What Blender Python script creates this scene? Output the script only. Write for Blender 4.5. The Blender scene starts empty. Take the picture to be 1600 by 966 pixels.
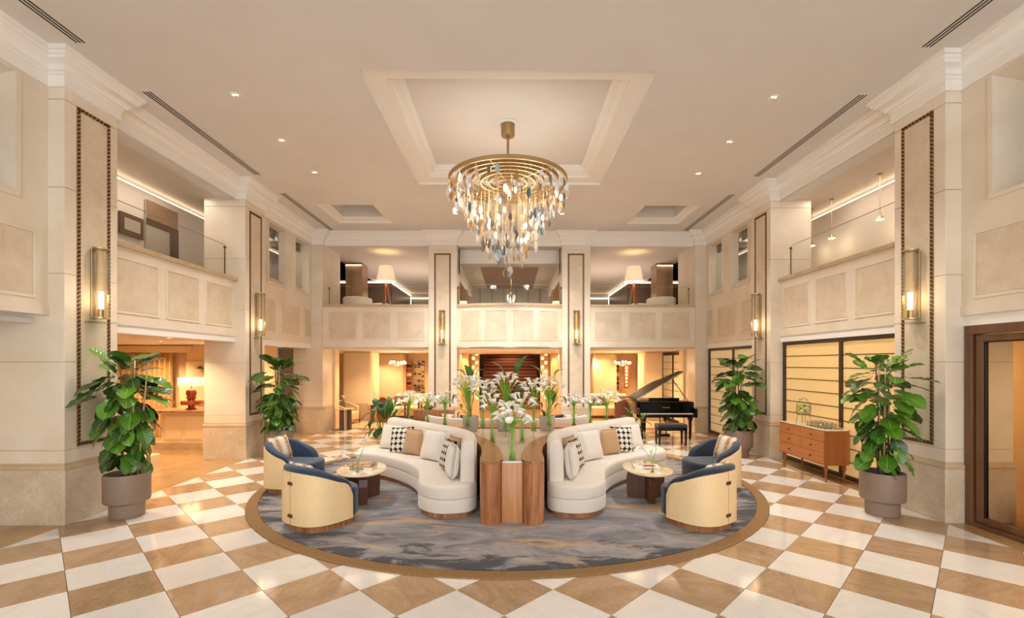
import bpy, bmesh, math, random
from math import sin, cos, pi, radians, sqrt, atan2, floor as fl
from mathutils import Vector, Matrix
random.seed(7)
SC = bpy.context.scene
C = SC.collection
# ------------------------------------------------------------------ camera, world, exposure
FPX, CX, CY, YAW, CAMX = 736.0, 803.4, 568.2, 0.0077, 0.03
cd = bpy.data.cameras.new('camera'); cam = bpy.data.objects.new('camera', cd); C.objects.link(cam)
cam.location = (CAMX, 0, 2.0); cam.rotation_euler = (pi/2, 0, -YAW)
cd.sensor_width = 36; cd.lens = 36*FPX/1600
cd.shift_x = (800-CX)/1600; cd.shift_y = (CY-483)/1600
cd.clip_start = 0.05; cd.clip_end = 200
SC.camera = cam
SC.view_settings.view_transform = 'Standard'; SC.view_settings.look = 'None'
SC.view_settings.gamma = 1.0; SC.view_settings.use_curve_mapping = False
SC.view_settings.exposure = 0.75
W = bpy.data.worlds.new('daylight'); SC.world = W; W.use_nodes = True
W.node_tree.nodes['Background'].inputs[0].default_value = (0.97, 0.985, 1.0, 1)
W.node_tree.nodes['Background'].inputs[1].default_value = 1.9
SC.cycles.max_bounces = 7; SC.cycles.diffuse_bounces = 4; SC.cycles.glossy_bounces = 3
SC.cycles.transparent_max_bounces = 64; SC.cycles.transmission_bounces = 4
SC.cycles.sample_clamp_indirect = 6.0; SC.cycles.caustics_reflective = False; SC.cycles.caustics_refractive = False
SC.cycles.use_denoising = True
LM = 1.0                                                 # master scale of the lamps

def light(kind, name, loc, energy, color, size=0.1, rot=None, sizey=None, spot=None, blend=0.5, spread=None):
    d = bpy.data.lights.new(name, kind); d.energy = energy*LM; d.color = color
    if kind == 'AREA':
        d.size = size
        if sizey: d.shape = 'RECTANGLE'; d.size_y = sizey
        if spread: d.spread = spread
    else: d.shadow_soft_size = size
    if kind == 'SPOT': d.spot_size = spot or radians(90); d.spot_blend = blend
    o = bpy.data.objects.new(name, d); o.location = loc
    if rot: o.rotation_euler = rot
    C.objects.link(o); return o

# ------------------------------------------------------------------ materials
def rgb(h):
    h = h.lstrip('#'); v = [int(h[i:i+2], 16)/255 for i in (0, 2, 4)]
    return tuple(((c/12.92) if c <= 0.04045 else ((c+0.055)/1.055)**2.4) for c in v)+(1,)
MATS = {}
def mat(name, col, rough=0.5, metal=0.0, spec=0.5, emit=None, es=1.0, coat=0.0, sheen=0.0, trans=0.0, alpha=1.0):
    m = bpy.data.materials.new(name); m.use_nodes = True
    b = m.node_tree.nodes['Principled BSDF']
    if isinstance(col, str): col = rgb(col)
    b.inputs['Base Color'].default_value = col
    b.inputs['Roughness'].default_value = rough; b.inputs['Metallic'].default_value = metal
    b.inputs['Specular IOR Level'].default_value = spec
    b.inputs['Coat Weight'].default_value = coat; b.inputs['Coat Roughness'].default_value = 0.08
    b.inputs['Sheen Weight'].default_value = sheen
    b.inputs['Transmission Weight'].default_value = trans; b.inputs['Alpha'].default_value = alpha
    if emit:
        b.inputs['Emission Color'].default_value = rgb(emit) if isinstance(emit, str) else emit
        b.inputs['Emission Strength'].default_value = es
    MATS[name] = m; return m
class N:
    """small node-graph helper"""
    def __init__(s, m): s.t = m.node_tree; s.b = s.t.nodes['Principled BSDF']
    def n(s, ty, **kw):
        x = s.t.nodes.new(ty)
        for k, v in kw.items():
            if k in x.inputs: x.inputs[k].default_value = v
            else: setattr(x, k, v)
        return x
    def l(s, a, b): s.t.links.new(a, b)
    def coord(s, kind='Object', scale=(1, 1, 1), rot=(0, 0, 0)):
        if kind == 'World': g = s.n('ShaderNodeNewGeometry'); src = g.outputs['Position']
        else: g = s.n('ShaderNodeTexCoord'); src = g.outputs[kind]
        mp = s.n('ShaderNodeMapping'); mp.inputs['Scale'].default_value = scale; mp.inputs['Rotation'].default_value = rot
        s.l(src, mp.inputs[0]); return mp
    def noise(s, vec, scale, detail=4, rough=0.55, dist=0.0):
        x = s.n('ShaderNodeTexNoise'); x.inputs['Scale'].default_value = scale; x.inputs['Detail'].default_value = detail
        x.inputs['Roughness'].default_value = rough; x.inputs['Distortion'].default_value = dist
        s.l(vec.outputs[0], x.inputs['Vector']); return x
    def ramp(s, fac, stops, interp='LINEAR'):
        r = s.n('ShaderNodeValToRGB'); r.color_ramp.interpolation = interp
        els = r.color_ramp.elements
        while len(els) < len(stops): els.new(0.5)
        for e, (p, c) in zip(els, stops):
            e.position = p; e.color = rgb(c) if isinstance(c, str) else c
        s.l(fac, r.inputs[0]); return r
    def mix(s, fac, a, b, mode='MIX'):
        x = s.n('ShaderNodeMix', data_type='RGBA', blend_type=mode)
        for sock, v in ((x.inputs[0], fac), (x.inputs[6], a), (x.inputs[7], b)):
            if hasattr(v, 'links') or hasattr(v, 'is_linked'): s.l(v, sock)
            else: sock.default_value = rgb(v) if isinstance(v, str) else v
        return x.outputs[2]
    def math(s, op, a, b=0.0, c=None):
        x = s.n('ShaderNodeMath', operation=op)
        for i, v in enumerate((a, b, c)):
            if v is None: continue
            if hasattr(v, 'is_linked'): s.l(v, x.inputs[i])
            else: x.inputs[i].default_value = v
        return x.outputs[0]
    def bump(s, h, strength=0.2, dist=0.01):
        x = s.n('ShaderNodeBump'); x.inputs['Strength'].default_value = strength; x.inputs['Distance'].default_value = dist
        s.l(h, x.inputs['Height']); s.l(x.outputs[0], s.b.inputs['Normal'])
    def col(s, c): s.l(c, s.b.inputs['Base Color'])

def m_stone(name, c0, c1, c2, rough=0.35, scale=2.2, vein=0.35, bumpy=0.0, veincol=None):
    m = mat(name, c0, rough); g = N(m); v = g.coord('World')
    a = g.noise(v, scale, 6, 0.6, 0.6); r = g.ramp(a.outputs[0], [(0.3, c0), (0.52, c1), (0.72, c2)])
    b = g.noise(v, scale*5, 8, 0.7, 1.5)
    r2 = g.ramp(b.outputs[0], [(0.47, (0, 0, 0, 1)), (0.5, (1, 1, 1, 1)), (0.53, (0, 0, 0, 1))])
    mx = g.mix(g.math('MULTIPLY', r2.outputs[0], vein), r.outputs[0], veincol or c2)
    g.col(mx)
    if bumpy: g.bump(b.outputs[0], bumpy, 0.004)
    return m
m_stone('limestone', '#ebe0cf', '#e4d7c3', '#dbccb5', 0.38, 1.1, 0.12)
m_stone('limestone_panel', '#e1d3bc', '#d9c9b0', '#cfbda1', 0.42, 3.0, 0.4, 0.12, '#b8a080')
m_stone('marble_plinth', '#ddd1bd', '#d2c3ab', '#c6b497', 0.28, 2.4, 0.6, 0.08, '#ad9270')
m_stone('cap_stone', '#d0bb9c', '#c5ad8b', '#b99d78', 0.3, 3.0, 0.3)
m_stone('brown_floor', '#b8976d', '#ac8a60', '#9c7b52', 0.1, 2.0, 0.4)
mat('plaster_white', '#f2eee8', 0.6); mat('grout', '#8a7358', 0.7)
m = mat('ceiling_paint', '#e6d9ca', 0.8); g = N(m); v = g.coord('World'); a = g.noise(v, 1.5, 3); g.col(g.ramp(a.outputs[0], [(0.3, '#e2dfdc'), (0.7, '#dedad6')]).outputs[0])
def m_tile(name, stops, veinc, vs, rough):
    m = mat(name, stops[0][1], rough); g = N(m)
    oi = g.n('ShaderNodeObjectInfo'); cb = g.n('ShaderNodeVectorMath', operation='SCALE'); 
    pos = g.n('ShaderNodeNewGeometry'); 
    cmb = g.n('ShaderNodeCombineXYZ'); g.l(oi.outputs['Random'], cmb.inputs[2])
    g.l(cmb.outputs[0], cb.inputs[0]); cb.inputs['Scale'].default_value = 37.0
    ad = g.n('ShaderNodeVectorMath', operation='ADD'); g.l(pos.outputs['Position'], ad.inputs[0]); g.l(cb.outputs[0], ad.inputs[1])
    rot = g.n('ShaderNodeVectorRotate', rotation_type='Z_AXIS'); g.l(ad.outputs[0], rot.inputs[0]); g.l(g.math('MULTIPLY', oi.outputs['Random'], 6.0), rot.inputs['Angle'])
    mp = g.n('ShaderNodeMapping'); mp.inputs['Scale'].default_value = (1, 2.6, 1); g.l(rot.outputs[0], mp.inputs[0])
    a = g.noise(mp, 2.0, 8, 0.62, 1.0); r = g.ramp(a.outputs[0], stops)
    b = g.noise(mp, 4.5, 8, 0.65, 2.2)
    r2 = g.ramp(b.outputs[0], [(0.478, (0, 0, 0, 1)), (0.5, (1, 1, 1, 1)), (0.522, (0, 0, 0, 1))])
    c = g.mix(g.math('MULTIPLY', r2.outputs[0], vs), r.outputs[0], veinc)
    hs = g.n('ShaderNodeHueSaturation'); g.l(c, hs.inputs['Color']); g.l(g.math('MULTIPLY_ADD', oi.outputs['Random'], 0.16, 0.92), hs.inputs['Value'])
    g.col(hs.outputs[0]); return m
m_tile('tile_white', [(0.3, '#ebe7e2'), (0.55, '#e7e2db'), (0.75, '#e0d8ce')], '#d6cbbd', 0.3, 0.09)
m_tile('tile_brown', [(0.28, '#c0a180'), (0.5, '#b39270'), (0.68, '#a4825f'), (0.85, '#926f4d')], '#dcc6a6', 0.4, 0.1)
def m_wood(name, stops, axis='Z', scale=14, rough=0.35, coat=0.15, kind='World'):
    m = mat(name, stops[0][1], rough, coat=coat); g = N(m)
    sc = {'Z': (1, 1, 0.06), 'Y': (1, 0.06, 1), 'X': (0.06, 1, 1)}[axis]
    v = g.coord(kind, sc); a = g.noise(v, scale, 5, 0.6, 0.4); b = g.noise(v, scale*6, 2, 0.5)
    g.col(g.mix(0.25, g.ramp(a.outputs[0], stops).outputs[0], g.ramp(b.outputs[0], stops).outputs[0])); return m
m_wood('walnut', [(0.3, '#5a3320'), (0.5, '#7a4a2c'), (0.7, '#94603a')])
m_wood('walnut_y', [(0.3, '#8a5c38'), (0.5, '#a0704a'), (0.7, '#b08259')], 'Y', rough=0.3)
m_wood('walnut_amber', [(0.33, '#7d4728'), (0.5, '#a56b42'), (0.67, '#c48b5e')], 'Z', 22)  # lighter amber walnut with upright grain
m_wood('oak_panel', [(0.3, '#b0713f'), (0.5, '#bf8350'), (0.7, '#cb9463')], 'Z', 30)
m_wood('teak', [(0.3, '#a9622f'), (0.5, '#b87038'), (0.7, '#c47f44')], 'Y', 14)
m_wood('teak_end', [(0.3, '#8f5128'), (0.5, '#9d5c2e'), (0.7, '#a96836')], 'Z', 10)
m_wood('dark_walnut', [(0.3, '#4a2c20'), (0.5, '#5f3a29'), (0.7, '#6f4833')], 'Z', 14)
m_wood('frame_wood', [(0.3, '#5d3c22'), (0.5, '#6b472a'), (0.7, '#7a5332')], 'Z', 10)
mat('dark_frame', '#3a2a1c', 0.45); mat('rope_dark', '#4a2a16', 0.45); mat('rope_light', '#b48d62', 0.4)
mat('brass', '#c4ab7c', 0.36, 0.85); mat('brass_ring', '#a68a60', 0.45, 0.75); mat('chrome', '#c9c4bb', 0.2, 1.0)
mat('bronze_clasp', '#6b4a30', 0.35, 0.7); mat('black_gloss', '#080808', 0.14, spec=0.35); mat('black_matte', '#15120f', 0.5)
mat('lid_black', '#070707', 0.45, spec=0.12); mat('spot_dim', '#e8e0d4', 0.3, emit='#ffe9c8', es=3.0); mat('ivory', '#efe6d2', 0.3); mat('red_felt', '#7a2f14', 0.5)
mat('gold_text', '#d9b565', 0.3, 0.8)
mat('mirror_bronze', '#b3957c', 0.22, 0.85); mat('mirror_side', '#a98a74', 0.35, 0.4)
def m_glass(name, tint='#ffffff', gl=0.10, rough=0.02, k=0.45):
    m = bpy.data.materials.new(name); m.use_nodes = True; t = m.node_tree; t.nodes.remove(t.nodes['Principled BSDF'])
    tr = t.nodes.new('ShaderNodeBsdfTransparent'); tr.inputs[0].default_value = rgb(tint)
    gs = t.nodes.new('ShaderNodeBsdfGlossy'); gs.inputs['Roughness'].default_value = rough
    lw = t.nodes.new('ShaderNodeLayerWeight'); lw.inputs[0].default_value = gl
    mx = t.nodes.new('ShaderNodeMixShader'); mu = t.nodes.new('ShaderNodeMath'); mu.operation = 'MULTIPLY'; mu.inputs[1].default_value = k; t.links.new(lw.outputs['Fresnel'], mu.inputs[0]); t.links.new(mu.outputs[0], mx.inputs[0])
    t.links.new(tr.outputs[0], mx.inputs[1]); t.links.new(gs.outputs[0], mx.inputs[2])
    t.links.new(mx.outputs[0], t.nodes['Material Output'].inputs[0]); MATS[name] = m; return m
m_glass('glass', '#fafcfa', 0.22); m_glass('glass_rail', '#fcfdfb', 0.12); m_glass('glass_edge', '#f0f5f0', 0.3)
m_glass('glass_ribbed', '#f3ecdc', 0.35, 0.12, .8); m_glass('door_glass', '#ece6dc', 0.2, 0.01, 0.5)
def m_fabric(name, c0, c1, scale=160, rough=0.85, sheen=0.3, bump=0.25):
    m = mat(name, c0, rough, sheen=sheen); g = N(m); v = g.coord('World')
    a = g.noise(v, scale, 2, 0.6); b = g.noise(v, 5, 3)
    g.col(g.mix(g.math('MULTIPLY', b.outputs[0], 0.5), g.ramp(a.outputs[0], [(0.35, c0), (0.65, c1)]).outputs[0], c1)); g.bump(a.outputs[0], bump, 0.002); return m
m_fabric('linen_cream', '#ebe3d9', '#d9cec0'); m_fabric('linen_white', '#efe9e0', '#ded5c9')
m_fabric('tan_fabric', '#c9a57c', '#b8916a', 220); m_fabric('navy_fabric', '#234161', '#182e48', 120, 0.7)
m_fabric('navy_dark', '#1e2c42', '#141e2e', 120, 0.7); m_fabric('beige_fabric', '#dcc39a', '#cfb388')
m_fabric('charcoal_seat', '#1f1a17', '#2a2420', 120, 0.6)
# cane weave: fine two-way weave in small relief
m = mat('cane', '#e9c487', 0.5); g = N(m); v = g.coord('Object')
wx = g.n('ShaderNodeTexWave', bands_direction='Z'); wx.inputs['Scale'].default_value = 22; g.l(v.outputs[0], wx.inputs[0]); wx.inputs['Distortion'].default_value = 0.6
ns = g.noise(g.coord('Object', (60, 60, 10)), 1.0, 2); n2 = g.noise(g.coord('Object', (8, 8, 70)), 1.0, 2)
c = g.mix(ns.outputs[0], '#f7e2b8', '#e8c790'); c = g.mix(g.math('MULTIPLY', n2.outputs[0], 0.6), c, '#efd3a0'); c = g.mix(g.math('MULTIPLY', wx.outputs[0], 0.22), c, '#cda068'); g.col(c); g.bump(wx.outputs[0], 0.3, 0.002)
# black on white geometric print (rows of stars and dots)
m = mat('star_print', '#e9e0d0', 0.85); g = N(m)
uv = g.n('ShaderNodeTexCoord'); mp = g.n('ShaderNodeMapping'); mp.inputs['Scale'].default_value = (4.6, 4.6, 1); g.l(uv.outputs['UV'], mp.inputs[0])
def cell(off):
    a = g.n('ShaderNodeVectorMath', operation='ADD'); a.inputs[1].default_value = off; g.l(mp.outputs[0], a.inputs[0])
    f = g.n('ShaderNodeVectorMath', operation='FRACTION'); g.l(a.outputs[0], f.inputs[0])
    sb = g.n('ShaderNodeVectorMath', operation='SUBTRACT'); sb.inputs[1].default_value = (0.5, 0.5, 0); g.l(f.outputs[0], sb.inputs[0])
    ab = g.n('ShaderNodeVectorMath', operation='ABSOLUTE'); g.l(sb.outputs[0], ab.inputs[0])
    s = g.n('ShaderNodeSeparateXYZ'); g.l(ab.outputs[0], s.inputs[0]); return s.outputs[0], s.outputs[1]
x0_, y0_ = cell((0, 0, 0)); x1_, y1_ = cell((0.5, 0.5, 0))
star = g.math('LESS_THAN', g.math('ADD', g.math('POWER', x0_, 0.62), g.math('POWER', y0_, 0.62)), 0.74)
star2 = g.math('LESS_THAN', g.math('MAXIMUM', x0_, y0_), 0.13)
dot = g.math('LESS_THAN', g.math('ADD', g.math('POWER', x1_, 2), g.math('POWER', y1_, 2)), 0.0026)
fac = g.math('MAXIMUM', g.math('MAXIMUM', star, star2), dot)
g.col(g.mix(fac, '#e6dccb', '#15171f'))
# brown streaks fading from the middle of the cushion
m = mat('ikat_print', '#e5d8c6', 0.85); g = N(m); uv = g.n('ShaderNodeTexCoord'); mp = g.n('ShaderNodeMapping'); mp.inputs['Scale'].default_value = (6, 34, 1); g.l(uv.outputs['UV'], mp.inputs[0])
a = g.noise(mp, 1.0, 3, 0.6, 0.5); sp = g.n('ShaderNodeSeparateXYZ'); g.l(uv.outputs['UV'], sp.inputs[0])
w = g.math('ABSOLUTE', g.math('SUBTRACT', g.math('FRACT', g.math('MULTIPLY', sp.outputs[0], 2.0)), 0.5))
k = g.math('MULTIPLY', g.math('SUBTRACT', 0.62, w), g.math('MULTIPLY', a.outputs[0], 2.3))
g.col(g.ramp(k, [(0.35, '#e9dfd0'), (0.55, '#cdaa80'), (0.75, '#a2714a')]).outputs[0])
m = mat('dark_print', '#33261f', 0.8); g = N(m); v = g.coord('Object', (1, 1, 2.5)); a = g.noise(v, 22, 2, 0.5, 2); g.col(g.ramp(a.outputs[0], [(0.45, '#241a17'), (0.55, '#7a6350')]).outputs[0])
# rug: streaky washes of grey, sand and ink
m = mat('rug_pile', '#8f8b8c', 0.95, sheen=0.2); g = N(m)
v = g.coord('World', (0.75, 1.9, 1), (0, 0, 0.25)); a = g.noise(v, 1.3, 9, 0.68, 1.2)
v2 = g.coord('World', (0.7, 1.8, 1), (0, 0, -0.15)); b = g.noise(v2, 1.1, 9, 0.66, 1.2); f = g.noise(g.coord('World', (1.5, 14, 1), (0, 0, .1)), 6.0, 3)
base = g.ramp(a.outputs[0], [(0.30, '#54535d'), (0.42, '#737178'), (0.52, '#8f8b8d'), (0.62, '#a59e99'), (0.75, '#b9ad9c')]).outputs[0]
sand = g.ramp(b.outputs[0], [(0.54, (0, 0, 0, 1)), (0.62, (1, 1, 1, 1))]).outputs[0]
base = g.mix(g.math('MULTIPLY', sand, 0.85), base, '#c9a06c')
pos = g.n('ShaderNodeNewGeometry'); sp = g.n('ShaderNodeSeparateXYZ'); g.l(pos.outputs['Position'], sp.inputs[0])
rx = g.math('DIVIDE', sp.outputs[0], 4.0); ry = g.math('DIVIDE', g.math('SUBTRACT', sp.outputs[1], 8.1), 3.75)
rr = g.math('SQRT', g.math('ADD', g.math('POWER', rx, 2), g.math('POWER', ry, 2)))
ink = g.noise(g.coord('World', (0.9, 2.2, 1), (0, 0, 0.1)), 1.5, 9, 0.68, 0.8)
inkf = g.math('ADD', g.math('MULTIPLY', g.math('POWER', rr, 5.0), 0.30), ink.outputs[0])
inkm = g.ramp(inkf, [(0.66, (0, 0, 0, 1)), (0.74, (1, 1, 1, 1))]).outputs[0]
base = g.mix(g.math('MULTIPLY', g.math('SUBTRACT', f.outputs[0], 0.35), 0.8), base, '#4a4852')
base = g.mix(g.math('MULTIPLY', inkm, 0.93), base, '#151823')
g.col(base)
g.bump(g.noise(g.coord('World'), 120, 2).outputs[0], 0.4, 0.004)
m = mat('rug_border', '#8d6a41', 0.9); g = N(m); a = g.noise(g.coord('World'), 70, 2); g.col(g.ramp(a.outputs[0], [(0.35, '#80603a'), (0.65, '#9a764a')]).outputs[0])
mat('beige_rug', '#c6a884', 0.95)
def m_leaf(name, c0, c1, rough=0.3):
    m = mat(name, c0, rough, coat=0.25); g = N(m); oi = g.n('ShaderNodeObjectInfo')
    uv = g.n('ShaderNodeTexCoord'); sp = g.n('ShaderNodeSeparateXYZ'); g.l(uv.outputs['UV'], sp.inputs[0])
    mid = g.math('LESS_THAN', g.math('ABSOLUTE', g.math('SUBTRACT', sp.outputs[0], 0.5)), 0.022)
    wv = g.math('SINE', g.math('MULTIPLY', g.math('SUBTRACT', sp.outputs[1], g.math('MULTIPLY', g.math('ABSOLUTE', g.math('SUBTRACT', sp.outputs[0], 0.5)), 0.5)), 46.0))
    vn = g.math('GREATER_THAN', wv, 0.93)
    c = g.mix(oi.outputs['Random'], c0, c1); c = g.mix(g.math('MULTIPLY', g.math('MAXIMUM', mid, g.math('MULTIPLY', vn, 0.5)), 0.6), c, '#9fbf62'); g.col(c)
    g.bump(wv, 0.12, 0.01); return m
m_leaf('fig_leaf', '#2f6414', '#5f9428', .22); m_leaf('fig_leaf_dark', '#1d3d12', '#3a6420', .25); m_leaf('lily_leaf', '#1d4a1a', '#3a7028', 0.25)
mat('bark', '#5f4a38', 0.8); mat('bamboo', '#d8b48c', 0.5); mat('soil', '#2c2018', 0.9)
mat('pot_taupe', '#8b7768', 0.5); mat('pot_pale', '#c3b8ab', 0.6)
mat('lily_white', '#fbf8ef', 0.45, sheen=0.2); mat('lily_spadix', '#e8c63a', 0.6); mat('stem_green', '#86b83c', 0.4); mat('stem_dark', '#4e8a2a', 0.4)
m = mat('onyx_top', '#e9cfa0', 0.08, coat=0.5); g = N(m); a = g.noise(g.coord('World'), 3, 6, 0.6, 1.5); g.col(g.ramp(a.outputs[0], [(0.35, '#f1e3c6'), (0.6, '#ead6b2'), (0.75, '#dfc498')]).outputs[0])
m = mat('table_stone', '#cdbca6', 0.4); g = N(m); a = g.noise(g.coord('World'), 60, 3); g.col(g.ramp(a.outputs[0], [(0.35, '#cfc0ab'), (0.65, '#bfae98')]).outputs[0])
mat('bulb_glow', '#fff2d8', 0.4, emit='#ffe0b4', es=12); mat('bulb_soft', '#fff2d8', 0.4, emit='#ffe0b0', es=6)
mat('cove_glow', '#fff2d8', 0.4, emit='#ffe6c4', es=3.5); mat('shade_glow', '#f6e4c8', 0.8, emit='#ffd7a0', es=0.8); mat('shade_under', '#fff0cf', 0.8, emit='#ffdf9f', es=3.5)
mat('shade_linen', '#eddcc6', 0.8, emit='#ffd9b0', es=0.35); mat('spot_glow', '#fff6e6', 0.4, emit='#ffe6bd', es=14)
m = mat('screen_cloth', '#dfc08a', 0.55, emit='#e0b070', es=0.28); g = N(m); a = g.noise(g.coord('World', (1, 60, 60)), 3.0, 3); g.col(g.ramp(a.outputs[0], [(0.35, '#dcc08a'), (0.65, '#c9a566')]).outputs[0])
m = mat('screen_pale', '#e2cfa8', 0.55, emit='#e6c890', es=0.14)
mat('curtain_gold', '#c39a5e', 0.75, sheen=0.3); mat('upper_wall', '#ddd2c6', 0.7); mat('upper_brown', '#7b6250', .4); mat('upper_dark', '#5d4430', 0.4); mat('upper_grey', '#b0a596', 0.4)
mat('warm_wall', '#ecd2a8', 0.6); mat('orange_door', '#c98445', 0.5); mat('warm_stone', '#e6cfa8', 0.5); mat('terracotta_wood', '#8a4a22', 0.4)
mat('stair_red', '#6a3322', 0.7); mat('stair_nosing', '#c09070', 0.5); mat('lamp_wood', '#a04a1c', 0.25, coat=0.4)
mat('crystal_clear', '#f7f2ea', 0.15, spec=0.8, coat=0.5); mat('bowl_metal', '#6d6257', 0.4, 0.5)
for nm, c, a in (('leaf_clear', '#cfc8bd', 0.32), ('leaf_white', '#e0d8cc', 0.6), ('leaf_amber', '#b07c3c', 0.8), ('leaf_smoke', '#6b5a4c', 0.88), ('leaf_blue', '#6b7c8a', 0.75), ('leaf_pale_blue', '#b3bec6', 0.5), ('leaf_teal', '#2f5868', 0.88), ('leaf_tan', '#c9a57c', 0.7)):
    mat(nm, c, 0.12, spec=0.8, coat=0.6, alpha=a)

# ------------------------------------------------------------------ mesh helper
class M:
    def __init__(s): s.v = []; s.f = []; s.uv = None
    def add(s, vs, fs):
        o = len(s.v); s.v += [tuple(p) for p in vs]; s.f += [tuple(i+o for i in f) for f in fs]; return s
    def box(s, x0, x1, y0, y1, z0, z1):
        if x0 > x1: x0, x1 = x1, x0
        if y0 > y1: y0, y1 = y1, y0
        return s.add([(x0, y0, z0), (x1, y0, z0), (x1, y1, z0), (x0, y1, z0), (x0, y0, z1), (x1, y0, z1), (x1, y1, z1), (x0, y1, z1)],
                     [(0, 3, 2, 1), (4, 5, 6, 7), (0, 1, 5, 4), (1, 2, 6, 5), (2, 3, 7, 6), (3, 0, 4, 7)])
    def cbox(s, x0, x1, y0, y1, z0, z1, b=0.01):
        """box with chamfered vertical and top edges"""
        if x0 > x1: x0, x1 = x1, x0
        if y0 > y1: y0, y1 = y1, y0
        o = [(x0+b, y0), (x1-b, y0), (x1, y0+b), (x1, y1-b), (x1-b, y1), (x0+b, y1), (x0, y1-b), (x0, y0+b)]
        i = [(min(max(x, x0+b), x1-b), min(max(y, y0+b), y1-b)) for x, y in o]
        return s.rings([[(x, y, z0) for x, y in o], [(x, y, z1-b) for x, y in o], [(x, y, z1) for x, y in i]], caps=True)
    def rings(s, R, caps=True, closed=True):
        o = len(s.v); n = len(R[0])
        for r in R: s.v += [tuple(p) for p in r]
        for j in range(len(R)-1):
            for i in range(n if closed else n-1):
                a = o+j*n+i; b = o+j*n+(i+1) % n
                s.f.append((a, b, b+n, a+n))
        if caps and closed:
            s.f.append(tuple(o+i for i in reversed(range(n)))); s.f.append(tuple(o+(len(R)-1)*n+i for i in range(n)))
        return s
    def prism(s, outline, z0, z1, bev=0.0, seg=1):
        """outline CCW list of (x, y)"""
        R = [[(x, y, z0) for x, y in outline]]
        if bev:
            for k in range(seg+1):
                a = pi/2*k/seg; off = bev*(1-cos(a)); R.append([(x, y, z1-bev+bev*sin(a)) for x, y in offset(outline, -off)])
        else: R.append([(x, y, z1) for x, y in outline])
        return s.rings(R)
    def lathe(s, prof, c=(0, 0, 0), n=24, sx=1, sy=1, a0=0.0, a1=2*pi):
        full = abs(a1-a0-2*pi) < 1e-6; m_ = n if full else n+1
        R = [[(c[0]+r*sx*cos(a0+(a1-a0)*i/n), c[1]+r*sy*sin(a0+(a1-a0)*i/n), c[2]+z) for i in range(m_)] for r, z in prof]
        return s.rings(R, caps=False, closed=full)
    def tube(s, pts, r, n=8, caps=True):
        P = [Vector(p) for p in pts]; R = []
        up = Vector((0, 0, 1)); last = None
        for i, p in enumerate(P):
            t = (P[min(i+1, len(P)-1)]-P[max(i-1, 0)]).normalized()
            u = last if last else (up.cross(t) if abs(t.z) < 0.95 else Vector((1, 0, 0)).cross(t))
            u = (u-t*u.dot(t)).normalized(); w = t.cross(u); last = u
            rr = r[i] if isinstance(r, (list, tuple)) else r
            R.append([tuple(p+u*rr*cos(2*pi*k/n)+w*rr*sin(2*pi*k/n)) for k in range(n)])
        return s.rings(R, caps=caps)
    def sphere(s, c, r, n=12, m_=8, sz=1.0):
        return s.lathe([(max(1e-6, r*sin(pi*j/m_)), -r*sz*cos(pi*j/m_)) for j in range(m_+1)], c, n)
    def quad(s, a, b, c, d): return s.add([a, b, c, d], [(0, 1, 2, 3)])
    def grid(s, fn, nu, nv):
        """fn(u, v) with u, v in 0..1"""
        o = len(s.v); 
        for j in range(nv+1):
            for i in range(nu+1): s.v.append(tuple(fn(i/nu, j/nv)))
        for j in range(nv):
            for i in range(nu):
                a = o+j*(nu+1)+i; s.f.append((a, a+1, a+nu+2, a+nu+1))
        return s
    def tf(s, mtx): s.v = [tuple(mtx @ Vector(p)) for p in s.v]; return s
    def build(s, name, material, parent=None, smooth=False, uv=None, world=False, bevel=0, sub=0, solid=0, autos=False):
        me = bpy.data.meshes.new(name)
        vs = s.v
        if world and parent is not None:
            L = parent
            off = Vector((0, 0, 0))
            while L is not None: off += L.location; L = L.parent
            vs = [(x-off.x, y-off.y, z-off.z) for x, y, z in vs]
        me.from_pydata(vs, [], s.f)
        if uv:
            ul = me.uv_layers.new(name='UVMap'); us = [uv(i) for i in range(len(s.v))]
            for lp in me.loops: ul.data[lp.index].uv = us[lp.vertex_index]
        me.materials.append(MATS[material]); me.validate(); me.update()
        if smooth or autos:
            me.polygons.foreach_set('use_smooth', [True]*len(me.polygons))
        if autos:
            try: me.set_sharp_from_angle(angle=radians(35))
            except Exception: pass
        o = bpy.data.objects.new(name, me); C.objects.link(o)
        if parent is not None: o.parent = parent
        if solid: md = o.modifiers.new('s', 'SOLIDIFY'); md.thickness = solid
        if bevel: md = o.modifiers.new('b', 'BEVEL'); md.width = bevel; md.segments = 2; md.limit_method = 'ANGLE'
        if sub: md = o.modifiers.new('u', 'SUBSURF'); md.levels = sub; md.render_levels = sub
        return o
def offset(pts, d):
    """offset of a closed CCW outline, d > 0 outwards"""
    n = len(pts); out = []
    for i in range(n):
        p0, p1, p2 = pts[i-1], pts[i], pts[(i+1) % n]
        a = Vector((p1[0]-p0[0], p1[1]-p0[1])); b = Vector((p2[0]-p1[0], p2[1]-p1[1]))
        if a.length < 1e-9: a = b
        if b.length < 1e-9: b = a
        a.normalize(); b.normalize(); na = Vector((a.y, -a.x)); nb = Vector((b.y, -b.x))
        m_ = na+nb; k = m_.length_squared
        m_ = m_*(2/k) if k > 0.3 else na
        out.append((p1[0]+m_.x*d, p1[1]+m_.y*d))
    return out
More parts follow.
